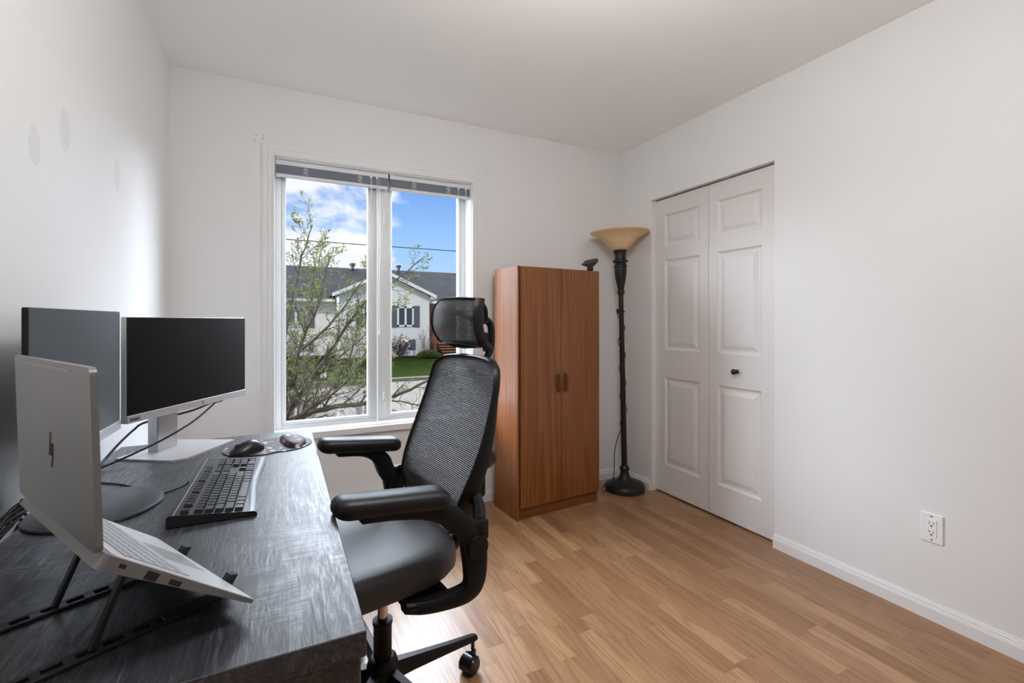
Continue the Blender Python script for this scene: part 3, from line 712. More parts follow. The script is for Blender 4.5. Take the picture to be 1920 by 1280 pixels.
# arms
for s_, ax_, az_ in ((-1, -.030, .016), (1, .070, .014)):
    bm = new(); yc = s_ * .285
    path = [(-.125 + ax_, .716 + az_), (-.05 + ax_, .712 + az_), (.02 + ax_ * .6, .700 + az_), (.075 + ax_ * .3, .680 + az_ * .5), (.115, .642), (.140, .605)]
    pp = smooth_path([(x, 0, z) for x, z in path], 5); n = len(pp); rings = []
    for i, p in enumerate(pp):
        t = (pp[min(i + 1, n - 1)] - pp[max(i - 1, 0)]).normalized(); nn_ = Vector((-t.z, 0, t.x)); f_ = i / (n - 1)
        hh = .008 + .020 * min(1, f_ * 1.6); ww = .026 - .008 * f_
        rings.append([bm.verts.new(Vector((p.x, yc + a * ww, p.z)) + nn_ * b * hh) for a, b in ((-1, -.6), (-.7, -1), (.7, -1), (1, -.6), (1, .6), (.7, 1), (-.7, 1), (-1, .6))])
    for i in range(n - 1):
        for j in range(8): bm.faces.new((rings[i][j], rings[i][(j + 1) % 8], rings[i + 1][(j + 1) % 8], rings[i + 1][j]))
    bm.faces.new(rings[0][::-1]); bm.faces.new(rings[-1])
    ar = obj('armrest', bm, M_black, ch, 40)
    # pad
    bm = new(); secs = []; PL = .285
    for i in range(25):
        t = .5 - .5 * math.cos(PI * i / 24); e_ = min(1, (1 - abs(2 * t - 1)) * 4.5); e_ = math.sqrt(max(0, 1 - (1 - e_) ** 2)); e_ = .06 + .94 * e_
        secs.append((-.188 + ax_ + PL * t, .043 * e_ * (.94 + .12 * t), .026 * e_))
    rings = []
    for (x, hw, hh) in secs:
        zc = .752 + az_ - .100 * (x - ax_ + .188) * 1.15
        rings.append([bm.verts.new((x, yc + hw * math.copysign(abs(math.cos(a)) ** .75, math.cos(a)), zc + hh * math.copysign(abs(math.sin(a)) ** .75, math.sin(a)))) for a in [2 * PI * q / 20 for q in range(20)]])
    for i in range(24):
        for j in range(20): bm.faces.new((rings[i][j], rings[i][(j + 1) % 20], rings[i + 1][(j + 1) % 20], rings[i + 1][j]))
    bm.faces.new(rings[0][::-1]); bm.faces.new(rings[-1])
    obj('arm_pad', bm, M_pad, ar, 60)
    bm = new(); vs = lathe(bm, [(.020, -.026), (.029, -.024), (.031, -.018), (.031, .018), (.029, .024), (.020, .026)], 32, ax='Y')
    for v in vs: v.co += Vector((.145, yc, .590))
    obj('pivot', bm, M_black, ar, 40)
    bm = new()
    jp = smooth_path([(.140, 0, .625), (.144, 0, .580), (.147, 0, .53), (.143, 0, .494), (.122, 0, .468), (.08, 0, .457), (.02, 0, .455), (-.03, 0, .462)], 5); n = len(jp); rings = []
    for i, p in enumerate(jp):
        t = (jp[min(i + 1, n - 1)] - jp[max(i - 1, 0)]).normalized(); nn_ = Vector((-t.z, 0, t.x)); f_ = i / (n - 1)
        hh = .037 - .024 * f_; w0 = .018
        yy_ = yc - s_ * (.0 + .05 * max(0, f_ - .5) * 2)
        rings.append([bm.verts.new(Vector((p.x, yy_ + a * w0, p.z)) + nn_ * b * hh) for a, b in ((-1, -.6), (-.7, -1), (.7, -1), (1, -.6), (1, .6), (.7, 1), (-.7, 1), (-1, .6))])
    for i in range(n - 1):
        for j in range(8): bm.faces.new((rings[i][j], rings[i][(j + 1) % 8], rings[i + 1][(j + 1) % 8], rings[i + 1][j]))
    bm.faces.new(rings[0][::-1]); bm.faces.new(rings[-1])
    bx(bm, (-.03, min(s_ * .12, s_ * .262), .4525), (.10, max(s_ * .12, s_ * .262), .4615), .003, 1)
    bx(bm, (.128, yc - .018, .60), (.182, yc + .018, .655), .008, 2)
    tube(bm, [(.165, yc - s_ * .005, .64), (.195, yc - s_ * .06, .66), (.20, yc - s_ * .085, .68)], .018, 8)
    obj('arm_bracket', bm, M_black, ch, 40)

# ================================================================== things on the desk
TZ = DKZ + .0002
mScr = Mat('screen_black'); mScr.set(Base_Color=(.0035, .0035, .004, 1), Roughness=.32, Specular_IOR_Level=.14); M_scr = mScr.m
mScr2 = Mat('screen_satin'); mScr2.set(Base_Color=(.02, .022, .026, 1), Roughness=.40, Specular_IOR_Level=1.0); M_scr2 = mScr2.m
def hp_mark(bm, M, s, mi=0):
    """four slanted strokes, the outer two long"""
    sl = .27
    def bar(x, z0, z1, w=.045):
        prism(bm, [((x + z0 * sl) * s, z0 * s), ((x + w + z0 * sl) * s, z0 * s), ((x + w + z1 * sl) * s, z1 * s), ((x + z1 * sl) * s, z1 * s)],
              lambda u, v, d: M @ Vector((u, d, v)), -.0006, .0004, mi)
    bar(-.36, -.35, 1.0); bar(-.16, -.35, .35); bar(.05, -.35, .35); bar(.25, -1.0, .35)
# screen frame: local x = right along the screen as seen from the front, -y = towards the viewer, z up, origin at bottom centre
def panel(parent, wd, hg, z0, y0, th, side_m, chin, mscr):
    bm = new(); bx(bm, (-wd / 2, y0, z0), (wd / 2, y0 + th, z0 + hg), .0015, 1)
    bx(bm, (-wd * .32, y0 + th, z0 + hg * .15), (wd * .32, y0 + th + .022, z0 + hg * .7), .008, 2)
    hs = obj('housing', bm, side_m, parent)
    bm = new(); bx(bm, (-wd / 2 + .001, y0 - .0012, z0 + chin), (wd / 2 - .001, y0 + .0005, z0 + hg - .001)); obj('screen', bm, mscr, parent)
    bm = new(); bx(bm, (-wd / 2, y0 - .0035, z0), (wd / 2, y0, z0 + chin), .0008, 1); bz = obj('bezel', bm, M_silver, parent)
    return bz
# front-facing 24-inch monitor: stands beyond, turned towards the chair
mA_l = Vector((-.384, 1.627)); mA_r = Vector((-.1275, 2.076)); mc = (mA_l + mA_r) / 2; ang = math.atan2(mA_r.y - mA_l.y, mA_r.x - mA_l.x)
mo = thing('monitor', 'silver monitor with black screen on a square silver foot, nearest the window', 'monitor', (mc.x, mc.y, TZ), ang, group='monitors on the desk')
bz = panel(mo, .517, .296, .144, 0, .018, M_silver, .022, M_scr)
bm = new(); hp_mark(bm, Matrix.Translation((0.03, -.0040, .155)), .007); obj('logo', bm, plain('logo_dark', (.12, .12, .13), .4), bz)
bm = new(); bx(bm, (-.252, -.0042, .148), (-.215, -.0036, .162)); bx(bm, (-.250, -.0045, .150), (-.222, -.0041, .157), mi=1); obj('sticker', bm, [plain('sticker_grey', (.30, .31, .32), .4), plain('sticker_dark', (.06, .06, .07), .5)], bz)
bm = new(); bx(bm, (.10, .004, .139), (.14, .014, .1445), .001, 1); obj('button_bar', bm, M_black, mo)
bm = new(); bx(bm, (-.042, .095, .0), (.042, .130, .30), .002, 1); bx(bm, (-.036, .040, .20), (.036, .0945, .28), .003, 1)
st = obj('stand_column', bm, plain('silver_stand', (.55, .56, .58), .3, .7), mo)
bm = new(); bx(bm, (.0423, .099, .09), (.0428, .126, .30)); obj('cable_slot', bm, M_blackgloss, st)
M_sil2 = plain('silver_foot', (.60, .60, .61), .38, .5)
bm = new()
prism(bm, [(-.118, .168), (-.128, -.02), (-.10, -.048), (.128, -.048), (.118, .168)][::-1], lambda u, v, d: (u, v, d), .0, .0055)
prism(bm, [(-.075, .150), (-.075, .03), (.075, .03), (.075, .150)][::-1], lambda u, v, d: (u, v, d), .0055, .0075) if False else None
obj('foot', bm, M_sil2, mo)
# second monitor, edge-on by the wall
b_l = Vector((-.409, 1.140)); b_r = Vector((-.396, 1.614)); mc = (b_l + b_r) / 2; ang = math.atan2(b_r.y - b_l.y, b_r.x - b_l.x)
mo = thing('monitor', 'monitor on a round dark foot, seen almost edge-on behind the laptop', 'monitor', (mc.x, mc.y, TZ), ang, group='monitors on the desk')
panel(mo, .474, .318, .136, 0, .010, M_black, .024, M_scr2)
bm = new(); lathe(bm, [(.010, .006), (.0, .30)][:1] + [(.017, .006), (.017, .22)], 20); bx(bm, (-.03, -.004 + .016, .19), (.03, .034, .25), .003, 1)
for v in bm.verts: v.co.y += .0
obj('stand_column', bm, M_black, mo, 40)
bm = new(); vs = lathe(bm, [(.128, 0), (.132, .002), (.131, .006), (.120, .009), (.04, .012), (.01, .012)], 56); 
for v in vs: v.co.y = v.co.y * .93 - .025
obj('foot', bm, plain('graphite_foot', (.035, .037, .042), .4, .2), mo, 40, 'round graphite foot')

# ---- laptop on a folding stand
hx = Vector((-.1825, .6918, .911)); udir = Vector((.500, -.866, 0)).normalized()      # along the hinge, towards the viewer's right
fdir = Vector((.866, .500, 0)).normalized()                                        # from hinge towards the user
LW, LD, TH = .352, .222, R(39)
Ml = Matrix((( -udir.x, fdir.x, 0, hx.x), (-udir.y, fdir.y, 0, hx.y), (0, 0, 1, hx.z), (0, 0, 0, 1)))
lt = bpy.data.objects.new('laptop', None); COL.objects.link(lt); lt.matrix_world = Ml
tag(lt, 'open silver laptop on a folding stand at the near end of the desk', 'laptop')
# local: x runs along the hinge away from the viewer, y towards the user, z up
tl = Matrix.Rotation(-TH, 4, 'X')
M_lap = plain('laptop_silver', (.21, .21, .21), .38, .5, bump=(500, .03)); M_lapd = plain('laptop_deck', (.75, .76, .78), .30, .5); M_key = plain('laptop_key', (.34, .36, .39), .45)
bm = new()
outl = rrect(0, .0, LW, LD, .010)
def deckz(v): return -.0175 + (.011 * max(0, (v - .06) / (LD - .06)) if v > .06 else 0)
a = [bm.verts.new(tl @ Vector((u, v, 0))) for u, v in outl]; b = [bm.verts.new(tl @ Vector((u, v, -.0055 if v > LD - .012 else -.007 - .010 * (1 - v / LD)))) for u, v in outl]
bm.faces.new(a); bm.faces.new(b[::-1]); n = len(outl)
for i in range(n): bm.faces.new((a[i], b[i], b[(i + 1) % n], a[(i + 1) % n]))
bs = obj('base', bm, M_lap, lt)
bm = new(); prism(bm, rrect(.004, .012, LW - .004, LD - .004, .008), lambda u, v, d: tl @ Vector((u, v, d)), -.0005, .0006); obj('deck', bm, M_lapd, bs)
bm = new()
rows = [(.030, .0085, 15), (.0415, .0135, 14), (.058, .0135, 14), (.0745, .0135, 13), (.091, .0135, 12), (.1075, .0125, 9)]
for (y, h, nk) in rows:
    kw = (LW - .04) / nk
    for k in range(nk): bx(bm, (.02 + k * kw + .0009, y, .0006), (.02 + (k + 1) * kw - .0009, y + h, .0018), M=tl)
kb_ = obj('keyboard', bm, M_key, bs)
bm = new(); prism(bm, rrect(.115, .130, .215, .200, .004), lambda u, v, d: tl @ Vector((u, v, d)), .0004, .0009); obj('touchpad', bm, plain('touchpad', (.58, .59, .61), .25, .5), bs)
M_port = plain('port_black', (.01, .01, .012), .5)
for (y0, y1, z0, z1) in ((.022, .030, -.0085, -.0045), (.056, .072, -.0125, -.003), (.088, .104, -.0105, -.0045)):
    bm = new(); bx(bm, (-.0004, y0, z0), (.003, y1, z1), M=tl); obj('port', bm, M_port, bs)
bm = new(); tt = Matrix.Rotation(R(1.5), 4, 'X')
prism(bm, rrect(0, .002, LW, .216, .009), lambda u, v, d: tt @ Vector((u, d, v)), -.0085, -.0015); ld_ = obj('lid', bm, M_lap, lt)
bm = new(); prism(bm, rrect(.005, .008, LW - .005, .210, .004), lambda u, v, d: tt @ Vector((u, d, v)), -.0014, -.0008); obj('screen', bm, M_scr, ld_)
bm = new(); prism(bm, rrect(.07, .207, LW - .03, .2095, .001), lambda u, v, d: tt @ Vector((u, d, v)), -.0092, -.0084); obj('antenna_strip', bm, plain('antenna_grey', (.33, .33, .33), .5), ld_)
bm = new(); hp_mark(bm, tt @ Matrix.Translation((.165, -.0088, .098)) @ Matrix.Scale(-1, 4, (1, 0, 0)), .024); obj('logo', bm, plain('lid_mark', (.12, .12, .12), .35, .4), ld_)
# stand: base rails with slots, risers with hooks, struts
sd_ = thing('laptop_stand', 'black folding metal stand under the laptop', 'stand', (hx.x, hx.y, TZ))
M_std = plain('stand_metal', (.040, .042, .046), .38, .5)
toW = Matrix(((-udir.x, fdir.x, 0, 0), (-udir.y, fdir.y, 0, 0), (0, 0, 1, 0), (0, 0, 0, 1)))
zt_ = hx.z - TZ
for u in (.098, .262):
    bm = new()
    for a_, b_ in ((-.135, .190),):
        # slotted rail drawn as two edges and cross pieces
        bx(bm, (u - .014, a_, 0), (u - .008, b_, .005), .001, 1, M=toW); bx(bm, (u + .004, a_, 0), (u + .012, b_, .005), .001, 1, M=toW)
        q = a_
        k = 0
        while q < b_ - .02:
            L_ = .010 if k % 2 else .012
            bx(bm, (u - .009, q, 0), (u + .005, q + L_, .0048), M=toW); q += .030; k += 1
        bx(bm, (u - .013, .09, 0), (u + .011, .190, .0052), .001, 1, M=toW)
    obj('base_rail', bm, M_std, sd_)
    def onplane(v, d): # point under the tilted laptop
        p = tl @ Vector((u, v, d)); return Vector((p.x, p.y, p.z + zt_))
    bm = new()
    quad = []
    for v in (.03, LD + .004):
        for d in (-.0185 + .011 * v / LD, -.0235 + .011 * v / LD): quad.append((v, d))
    for (v0, d0), (v1, d1) in (((.02, -.0182), (LD + .003, -.0065)),):
        P = [onplane(v0, d0), onplane(v1, d1), onplane(v1, d1 - .005), onplane(v0, d0 - .005)]
        A = [bm.verts.new(toW @ (p + Vector((-.010, 0, 0)))) for p in P]; B = [bm.verts.new(toW @ (p + Vector((.010, 0, 0)))) for p in P]
        bm.faces.new(A); bm.faces.new(B[::-1])
        for i in range(4): bm.faces.new((A[i], B[i], B[(i + 1) % 4], A[(i + 1) % 4]))
    obj('riser', bm, M_std, sd_)
    bm = new(); P = [onplane(LD + .002, -.012), onplane(LD + .002, .010), onplane(LD + .012, .014), onplane(LD + .014, -.012)]
    A = [bm.verts.new(toW @ (p + Vector((-.008, 0, 0)))) for p in P]; B = [bm.verts.new(toW @ (p + Vector((.008, 0, 0)))) for p in P]
    bm.faces.new(A); bm.faces.new(B[::-1])
    for i in range(4): bm.faces.new((A[i], B[i], B[(i + 1) % 4], A[(i + 1) % 4]))
    obj('hook', bm, M_rubber, sd_)
    bm = new(); top = toW @ onplane(.080, -.0225); bot = toW @ Vector((u, .012, .004))
    s2 = toW.to_3x3() @ Vector((.006, 0, 0)); dz = Vector((0, 0, 1)); tdir = (top - bot).normalized(); nn_ = tdir.cross(s2.normalized()) * .003
    A = [bm.verts.new(bot + a * s2 + b * nn_) for a, b in ((-1, -1), (1, -1), (1, 1), (-1, 1))]; B = [bm.verts.new(top + a * s2 + b * nn_) for a, b in ((-1, -1), (1, -1), (1, 1), (-1, 1))]
    bm.faces.new(A); bm.faces.new(B[::-1])
    for i in range(4): bm.faces.new((A[i], B[i], B[(i + 1) % 4], A[(i + 1) % 4]))
    obj('strut', bm, M_std, sd_)
bm = new(); P0 = toW @ Vector((.03, .035, zt_ - .042)); P1 = toW @ Vector((.30, .035, zt_ - .042)); tube(bm, [P0, P1], .005, 10); obj('cross_bar', bm, M_std, sd_)

# ---- keyboard
kx = thing('keyboard', 'black full-size computer keyboard lying on the desk', 'keyboard', (-.131, 1.402, TZ), R(-90 + 179.0))
# local x along the keyboard (towards the window = +x), local y towards the monitors
KL, KW = .452, .158
M_kb = plain('keyboard_case', (.013, .013, .015), .33, bump=(400, .1)); M_kc = plain('key_cap', (.014, .014, .016), .30); M_wr = plain('palm_edge', (.045, .047, .052), .3)
bm = new()
def case_edge(x): return -KW / 2 + .004 * math.cos((x / KL) * 2 * PI) - .003 + .002 * x / KL
n = 26; top_ = []; 
xs = [-KL / 2 + KL * i / n for i in range(n + 1)]
ol = [(x, KW / 2) for x in (-KL / 2, KL / 2)][::1]
outline = [(-KL / 2, KW / 2)] + [(x, case_edge(x)) for x in xs] + [(KL / 2, KW / 2)]
def kz(v): return .010 + .016 * (v + KW / 2) / KW
A = [bm.verts.new((u, v, .002)) for u, v in outline]; B = [bm.verts.new((u, v, kz(v))) for u, v in outline]
bm.faces.new(A[::-1]); bm.faces.new(B); m_ = len(outline)
for i in range(m_): bm.faces.new((A[i], B[i], B[(i + 1) % m_], A[(i + 1) % m_]))
bmesh.ops.bevel(bm, geom=[e for e in bm.edges if abs(e.verts[0].co.z - kz(e.verts[0].co.y)) < 1e-4 and abs(e.verts[1].co.z - kz(e.verts[1].co.y)) < 1e-4], offset=.003, segments=2, affect='EDGES')
obj('case', bm, M_kb, kx, 40)
bm = new(); bx(bm, (-KL / 2 + .004, KW / 2 - .012, .02), (KL / 2 - .004, KW / 2 - .0108, kz(KW / 2 - .011) + .0012)); obj('edge_line', bm, M_silver, kx)
bm = new(); pts = [(x, case_edge(x)) for x in xs]
for i in range(n):
    (x0, y0), (x1, y1) = pts[i], pts[i + 1]
    q = [(x0, y0 + .001, kz(y0) - .002), (x1, y1 + .001, kz(y1) - .002), (x1, y1 + .006, kz(y1) + .0022), (x0, y0 + .006, kz(y0) + .0022)]
    r_ = [(x0, y0 + .018, kz(y0) + .0026), (x1, y1 + .018, kz(y1) + .0026)]
    bm.faces.new([bm.verts.new(p) for p in q]); bm.faces.new([bm.verts.new(p) for p in (q[3], q[2], r_[1], r_[0])])
bmesh.ops.remove_doubles(bm, verts=bm.verts[:], dist=1e-5)
obj('palm_rest', bm, M_wr, kx, 40)
def key_mesh(w_, d_):
    bm = new(); lo = rrect(-w_ / 2 + .0007, -d_ / 2 + .0007, w_ / 2 - .0007, d_ / 2 - .0007, .0015, 2); hi = rrect(-w_ / 2 + .003, -d_ / 2 + .0022, w_ / 2 - .003, d_ / 2 - .003, .0015, 2)
    A = [bm.verts.new((u, v, 0)) for u, v in lo]; B = [bm.verts.new((u, v + .0006, .0062)) for u, v in hi]; bm.faces.new(A[::-1]); bm.faces.new(B)
    for i in range(len(lo)): bm.faces.new((A[i], B[i], B[(i + 1) % len(lo)], A[(i + 1) % len(lo)]))
    return bm
U = .0187; kcache = {}
slope = math.atan(.016 / KW)
def key(x, y, wu, hu=1):
    k_ = (wu, hu)
    if k_ not in kcache:
        o = obj('key', key_mesh(wu * U, hu * U), M_kc, kx); kcache[k_] = o
    else:
        o = kcache[k_].copy(); COL.objects.link(o); o.parent = kx
    o.location = (x, y, kz(y) + .0003); o.rotation_euler = (slope, 0, 0)
x0 = -KL / 2 + .012; ytop = KW / 2 - .030
rowy = [ytop, ytop - .0245] + [ytop - .0245 - U * i for i in range(1, 5)]
def row(y, start, ws):
    x = start
    for w_ in ws:
        if w_ > 0: key(x + w_ * U / 2, y, w_)
        x += abs(w_) * U
row(rowy[0], x0, [1, -1, 1, 1, 1, 1, -.5, 1, 1, 1, 1, -.5, 1, 1, 1, 1])
row(rowy[1], x0, [1] * 13 + [2]); row(rowy[2], x0, [1.5] + [1] * 12 + [1.5]); row(rowy[3], x0, [1.75] + [1] * 11 + [2.25])
row(rowy[4], x0, [2.25] + [1] * 10 + [2.75]); row(rowy[5], x0, [1.25, 1.25, 1.25, 6.25, 1.25, 1.25, 1.25, 1.25])
xn = x0 + 15 * U + .005
row(rowy[0], xn, [1, 1, 1]); row(rowy[1], xn, [1, 1, 1]); row(rowy[2], xn, [1, 1, 1]); row(rowy[4], xn, [-1, 1]); row(rowy[5], xn, [1, 1, 1])
xp = xn + 3 * U + .005
row(rowy[1], xp, [1, 1, 1, 1]); row(rowy[2], xp, [1, 1, 1]); row(rowy[3], xp, [1, 1, 1]); row(rowy[4], xp, [1, 1, 1]); row(rowy[5], xp, [2, 1])
key(xp + 3.5 * U, (rowy[2] + rowy[3]) / 2, 1, 2); key(xp + 3.5 * U, (rowy[4] + rowy[5]) / 2, 1, 2)

# ---- mouse pad with wrist rest
mpd = thing('mouse_pad', 'black floral mouse pad with raised wrist rest at the desk edge', 'mouse pad', (-.050, 1.800, TZ), R(12))
mF = Mat('floral_fabric'); mF.set(Roughness=.6)
co_ = mF.co(); vo = mF.n('ShaderNodeTexVoronoi'); mF.l(co_, vo.inputs['Vector']); vo.inputs['Scale'].default_value = 42; vo.inputs['Randomness'].default_value = .9
ns = mF.noise(co_, 120, 3, .7, 1.5)
d_ = mF.math('ADD', vo.outputs['Distance'], mF.math('MULTIPLY', ns, .45))
bwv = mF.n('ShaderNodeSeparateColor'); mF.l(vo.outputs['Color'], bwv.inputs[0])
pet = mF.ramp(bwv.outputs[0], (0, (.35, .09, .12)), (.35, (.55, .22, .26)), (.36, (.45, .45, .46)), (.65, (.62, .60, .60)), (.66, (.03, .03, .035)), (1, (.03, .03, .035)))
mF.col(mF.mix(mF.ramp(d_, (.58, (1, 1, 1)), (.64, (0, 0, 0))), (.014, .014, .017), pet)); M_flo = mF.m
def padr(a):
    r = .118 if math.cos(a) < 0 else .118 + .022 * math.cos(a)
    return r * math.cos(a) * 1.06, r * math.sin(a) * .92 * (1 - .10 * math.exp(-((math.cos(a) - .15) / .2) ** 2))
bm = new(); ol = [padr(2 * PI * i / 60) for i in range(60)]; prism(bm, ol, lambda u, v, d: (u, v, d), .0, .003)
obj('pad', bm, [M_flo], mpd)
bm = new()
rings = []
for j in range(7):
    t = j / 6; f_ = math.cos(t * PI / 2) ** .6; z = .003 + .018 * math.sin(t * PI / 2)
    rings.append([bm.verts.new((.090 + (.038) * math.cos(a) * (.35 + .65 * f_) - .012 * math.sin(a) ** 2, .088 * math.sin(a) * (.35 + .65 * f_), z)) for a in [2 * PI * q / 36 for q in range(36)]])
for i in range(6):
    for j in range(36): bm.faces.new((rings[i][j], rings[i][(j + 1) % 36], rings[i + 1][(j + 1) % 36], rings[i + 1][j]))
bm.faces.new(rings[-1]); bm.faces.new(rings[0][::-1])
obj('wrist_rest', bm, M_flo, mpd, 60)
# ---- mouse
ms = thing('computer_mouse', 'black computer mouse on the floral mouse pad', 'mouse', (-.100, 1.742, TZ + .0031), R(30))
bm = new(); rings = []
NL = 14
for i in range(NL + 1):
    t = i / NL; x = -.056 + .112 * t
    e_ = math.sqrt(max(0.0, 1 - abs(2 * t - 1) ** 2.6)) * .97 + .03
    hw = .031 * e_ * (.92 + .12 * math.cos((t - .2) * 3)); hh = .038 * e_ ** .8 * (.62 + .38 * math.exp(-((t - .62) / .34) ** 2))
    rings.append([bm.verts.new((x, hw * math.copysign(abs(math.cos(a)) ** .8, math.cos(a)), .0 + hh * max(0, math.sin(a)) ** .8 if math.sin(a) > 0 else 0)) for a in [PI * q / 16 for q in range(17)]])
for i in range(NL):
    for j in range(16): bm.faces.new((rings[i][j], rings[i][j + 1], rings[i + 1][j + 1], rings[i + 1][j]))
bm.faces.new([r[0] for r in rings] + [r[-1] for r in rings][::-1])
bm.faces.new(rings[0]); bm.faces.new(rings[-1][::-1])
obj('shell', bm, M_kb, ms, 60)
bm = new(); vs = lathe(bm, [(.006, -.003), (.0085, -.002), (.0085, .002), (.006, .003)], 16, ax='Y')
for v in vs: v.co += Vector((-.030, 0, .0235))
obj('scroll_wheel', bm, M_rubber, ms, 40)

# ---- cables
def cable(name, pts, r, label, m=None, loc=None):
    p0 = Vector(pts[0]); o = obj(name, (lambda b: (tube(b, smooth_path([Vector(p) - p0 for p in pts], 6), r, 7), b)[1])(new()), m or M_black, None, 60)
    o.location = p0; return tag(o, label, 'cable')
Z = DKZ
cable('keyboard_cable', [(-.215, 1.455, Z + .014), (-.225, 1.450, Z + .006), (-.26, 1.425, Z + .0025), (-.30, 1.415, Z + .0025), (-.33, 1.49, Z + .0025), (-.38, 1.55, Z + .0025), (-.44, 1.60, Z + .0025), (-.47, 1.66, Z + .0025)], .002, 'thin black cable from keyboard to behind the monitors')
cable('monitor_cable', [(-.200, 2.030, .905), (-.225, 1.99, .875), (-.27, 1.90, .838), (-.33, 1.81, .808), (-.40, 1.76, .780), (-.45, 1.735, .762), (-.480, 1.70, .7545), (-.488, 1.62, .7538)], .0032, 'black cable sagging in front of the silver monitor stand')
cable('power_cable', [(-.170, 2.06, .925), (-.20, 2.07, .895), (-.28, 2.00, .862), (-.40, 1.925, .845), (-.435, 1.92, .822), (-.462, 1.87, .79), (-.481, 1.82, .760), (-.486, 1.78, .7546)], .0038, 'thick grey cable looping behind the silver monitor stand', plain('grey_cable', (.045, .045, .05), .4))
random.seed(5)
for i in range(6):
    y = 1.02 + i * .018; x = -.470 + i * .004
    cable('loose_cable', [(-.485, y - .10 - .012 * i, Z + .0032 + .004 * i), (-.470, y - .03, Z + .012 + .010 * (i % 3)), (x + .02, y + .04, Z + .035 + .012 * i), (x + .035, y + .11, Z + .06 + .007 * i), (-.455, y + .17, Z + .07 + .003 * i), (-.47, y + .26, Z + .03 + .004 * i)], .0030 + .0004 * (i % 2),
          '%s strand of the black cable bundle behind the laptop, against the wall' % ('lowest', 'second lowest', 'third lowest', 'third highest', 'second highest', 'highest')[i])['group'] = 'cable bundle behind the laptop'

# ================================================================== outside
GZ = -1.40
def grass_mat():
    m = Mat('lawn_grass'); m.set(Roughness=1, Specular_IOR_Level=0)
    co = m.co(); a = m.noise(co, .9, 4, .7); b = m.noise(co, 14, 4, .7)
    v = m.math('ADD', m.math('MULTIPLY', a, .5), m.math('MULTIPLY', b, .5))
    m.col(m.ramp(v, (.3, (.014, .020, .006)), (.55, (.021, .032, .008)), (.75, (.038, .046, .014)))); m.bump(b, .6, .1)
    return m.m
M_grass = grass_mat()
def asphalt_mat(name, c, wet=False):
    m = Mat(name); co = m.co(); m.set(Roughness=.95, Specular_IOR_Level=0)
    b = m.noise(co, 40, 4, .7); a = m.noise(co, .8, 3)
    v = m.math('ADD', m.math('MULTIPLY', a, .5), m.math('MULTIPLY', b, .5))
    m.col(m.ramp(v, (.3, tuple(x * .75 for x in c)), (.7, tuple(x * 1.2 for x in c))))
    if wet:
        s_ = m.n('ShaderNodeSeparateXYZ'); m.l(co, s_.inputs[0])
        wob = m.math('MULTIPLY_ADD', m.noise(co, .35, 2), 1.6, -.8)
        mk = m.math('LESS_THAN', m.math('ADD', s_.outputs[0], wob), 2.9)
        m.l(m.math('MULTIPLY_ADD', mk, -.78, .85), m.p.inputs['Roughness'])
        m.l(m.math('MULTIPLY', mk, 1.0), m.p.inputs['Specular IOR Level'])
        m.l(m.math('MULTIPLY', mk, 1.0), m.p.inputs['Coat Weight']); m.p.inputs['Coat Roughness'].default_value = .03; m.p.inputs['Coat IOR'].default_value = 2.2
    return m.m
bm = new(); grid(bm, lambda u, v: Vector((-40 + 90 * u, [20.4, 22.5, 25, 28, 34, 60][round(v * 5)], [-1.30, -1.24, -1.13, -.98, -.80, -.8][round(v * 5)])), 1, 5, uv=False)
bx(bm, (-40, 20.3, -1.6), (50, 20.42, -1.3))
tag(obj('lawn', bm, M_grass, None, 60), 'green front lawn across the street, sloping up to the white house', 'lawn', kind='structure')
bm = new(); bx(bm, (-40, 3.2, -1.7), (50, 9.5, GZ + .02)); tag(obj('near_lawn', bm, M_grass), 'grass strip under the budding tree, on our side', 'lawn', kind='structure')
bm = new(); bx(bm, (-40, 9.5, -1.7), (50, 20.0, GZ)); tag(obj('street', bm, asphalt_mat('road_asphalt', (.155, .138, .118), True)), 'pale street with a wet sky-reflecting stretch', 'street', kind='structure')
bm = new(); bx(bm, (-40, 20.0, -1.7), (50, 20.32, GZ + .13), .02, 1); tag(obj('kerb', bm, asphalt_mat('kerb_concrete', (.16, .145, .12))), 'low kerb at the far side of the street', 'kerb', kind='structure')
bm = new(); V_ = [(-2.2, 20.2, GZ + .14), (.95, 20.2, GZ + .14), (1.2, 27.5, -.985), (-2.6, 27.5, -.985)]
bm.faces.new([bm.verts.new(v) for v in V_]); bm.faces.new([bm.verts.new((v[0], v[1], v[2] - .25)) for v in V_][::-1])
bmesh.ops.convex_hull(bm, input=bm.verts[:])
tag(obj('driveway', bm, asphalt_mat('driveway_asphalt', (.085, .075, .07))), 'dark driveway left of the lawn', 'driveway', kind='structure')
bm = new(); bx(bm, (1.50, 21.5, -1.27), (1.72, 21.53, -1.02), .002, 1); 
sg = tag(obj('lawn_marker', bm, plain('marker_white', (.75, .78, .82), .5)), 'small white square marker in the lawn', 'marker')
# our own house's outer wall around the window stays as built

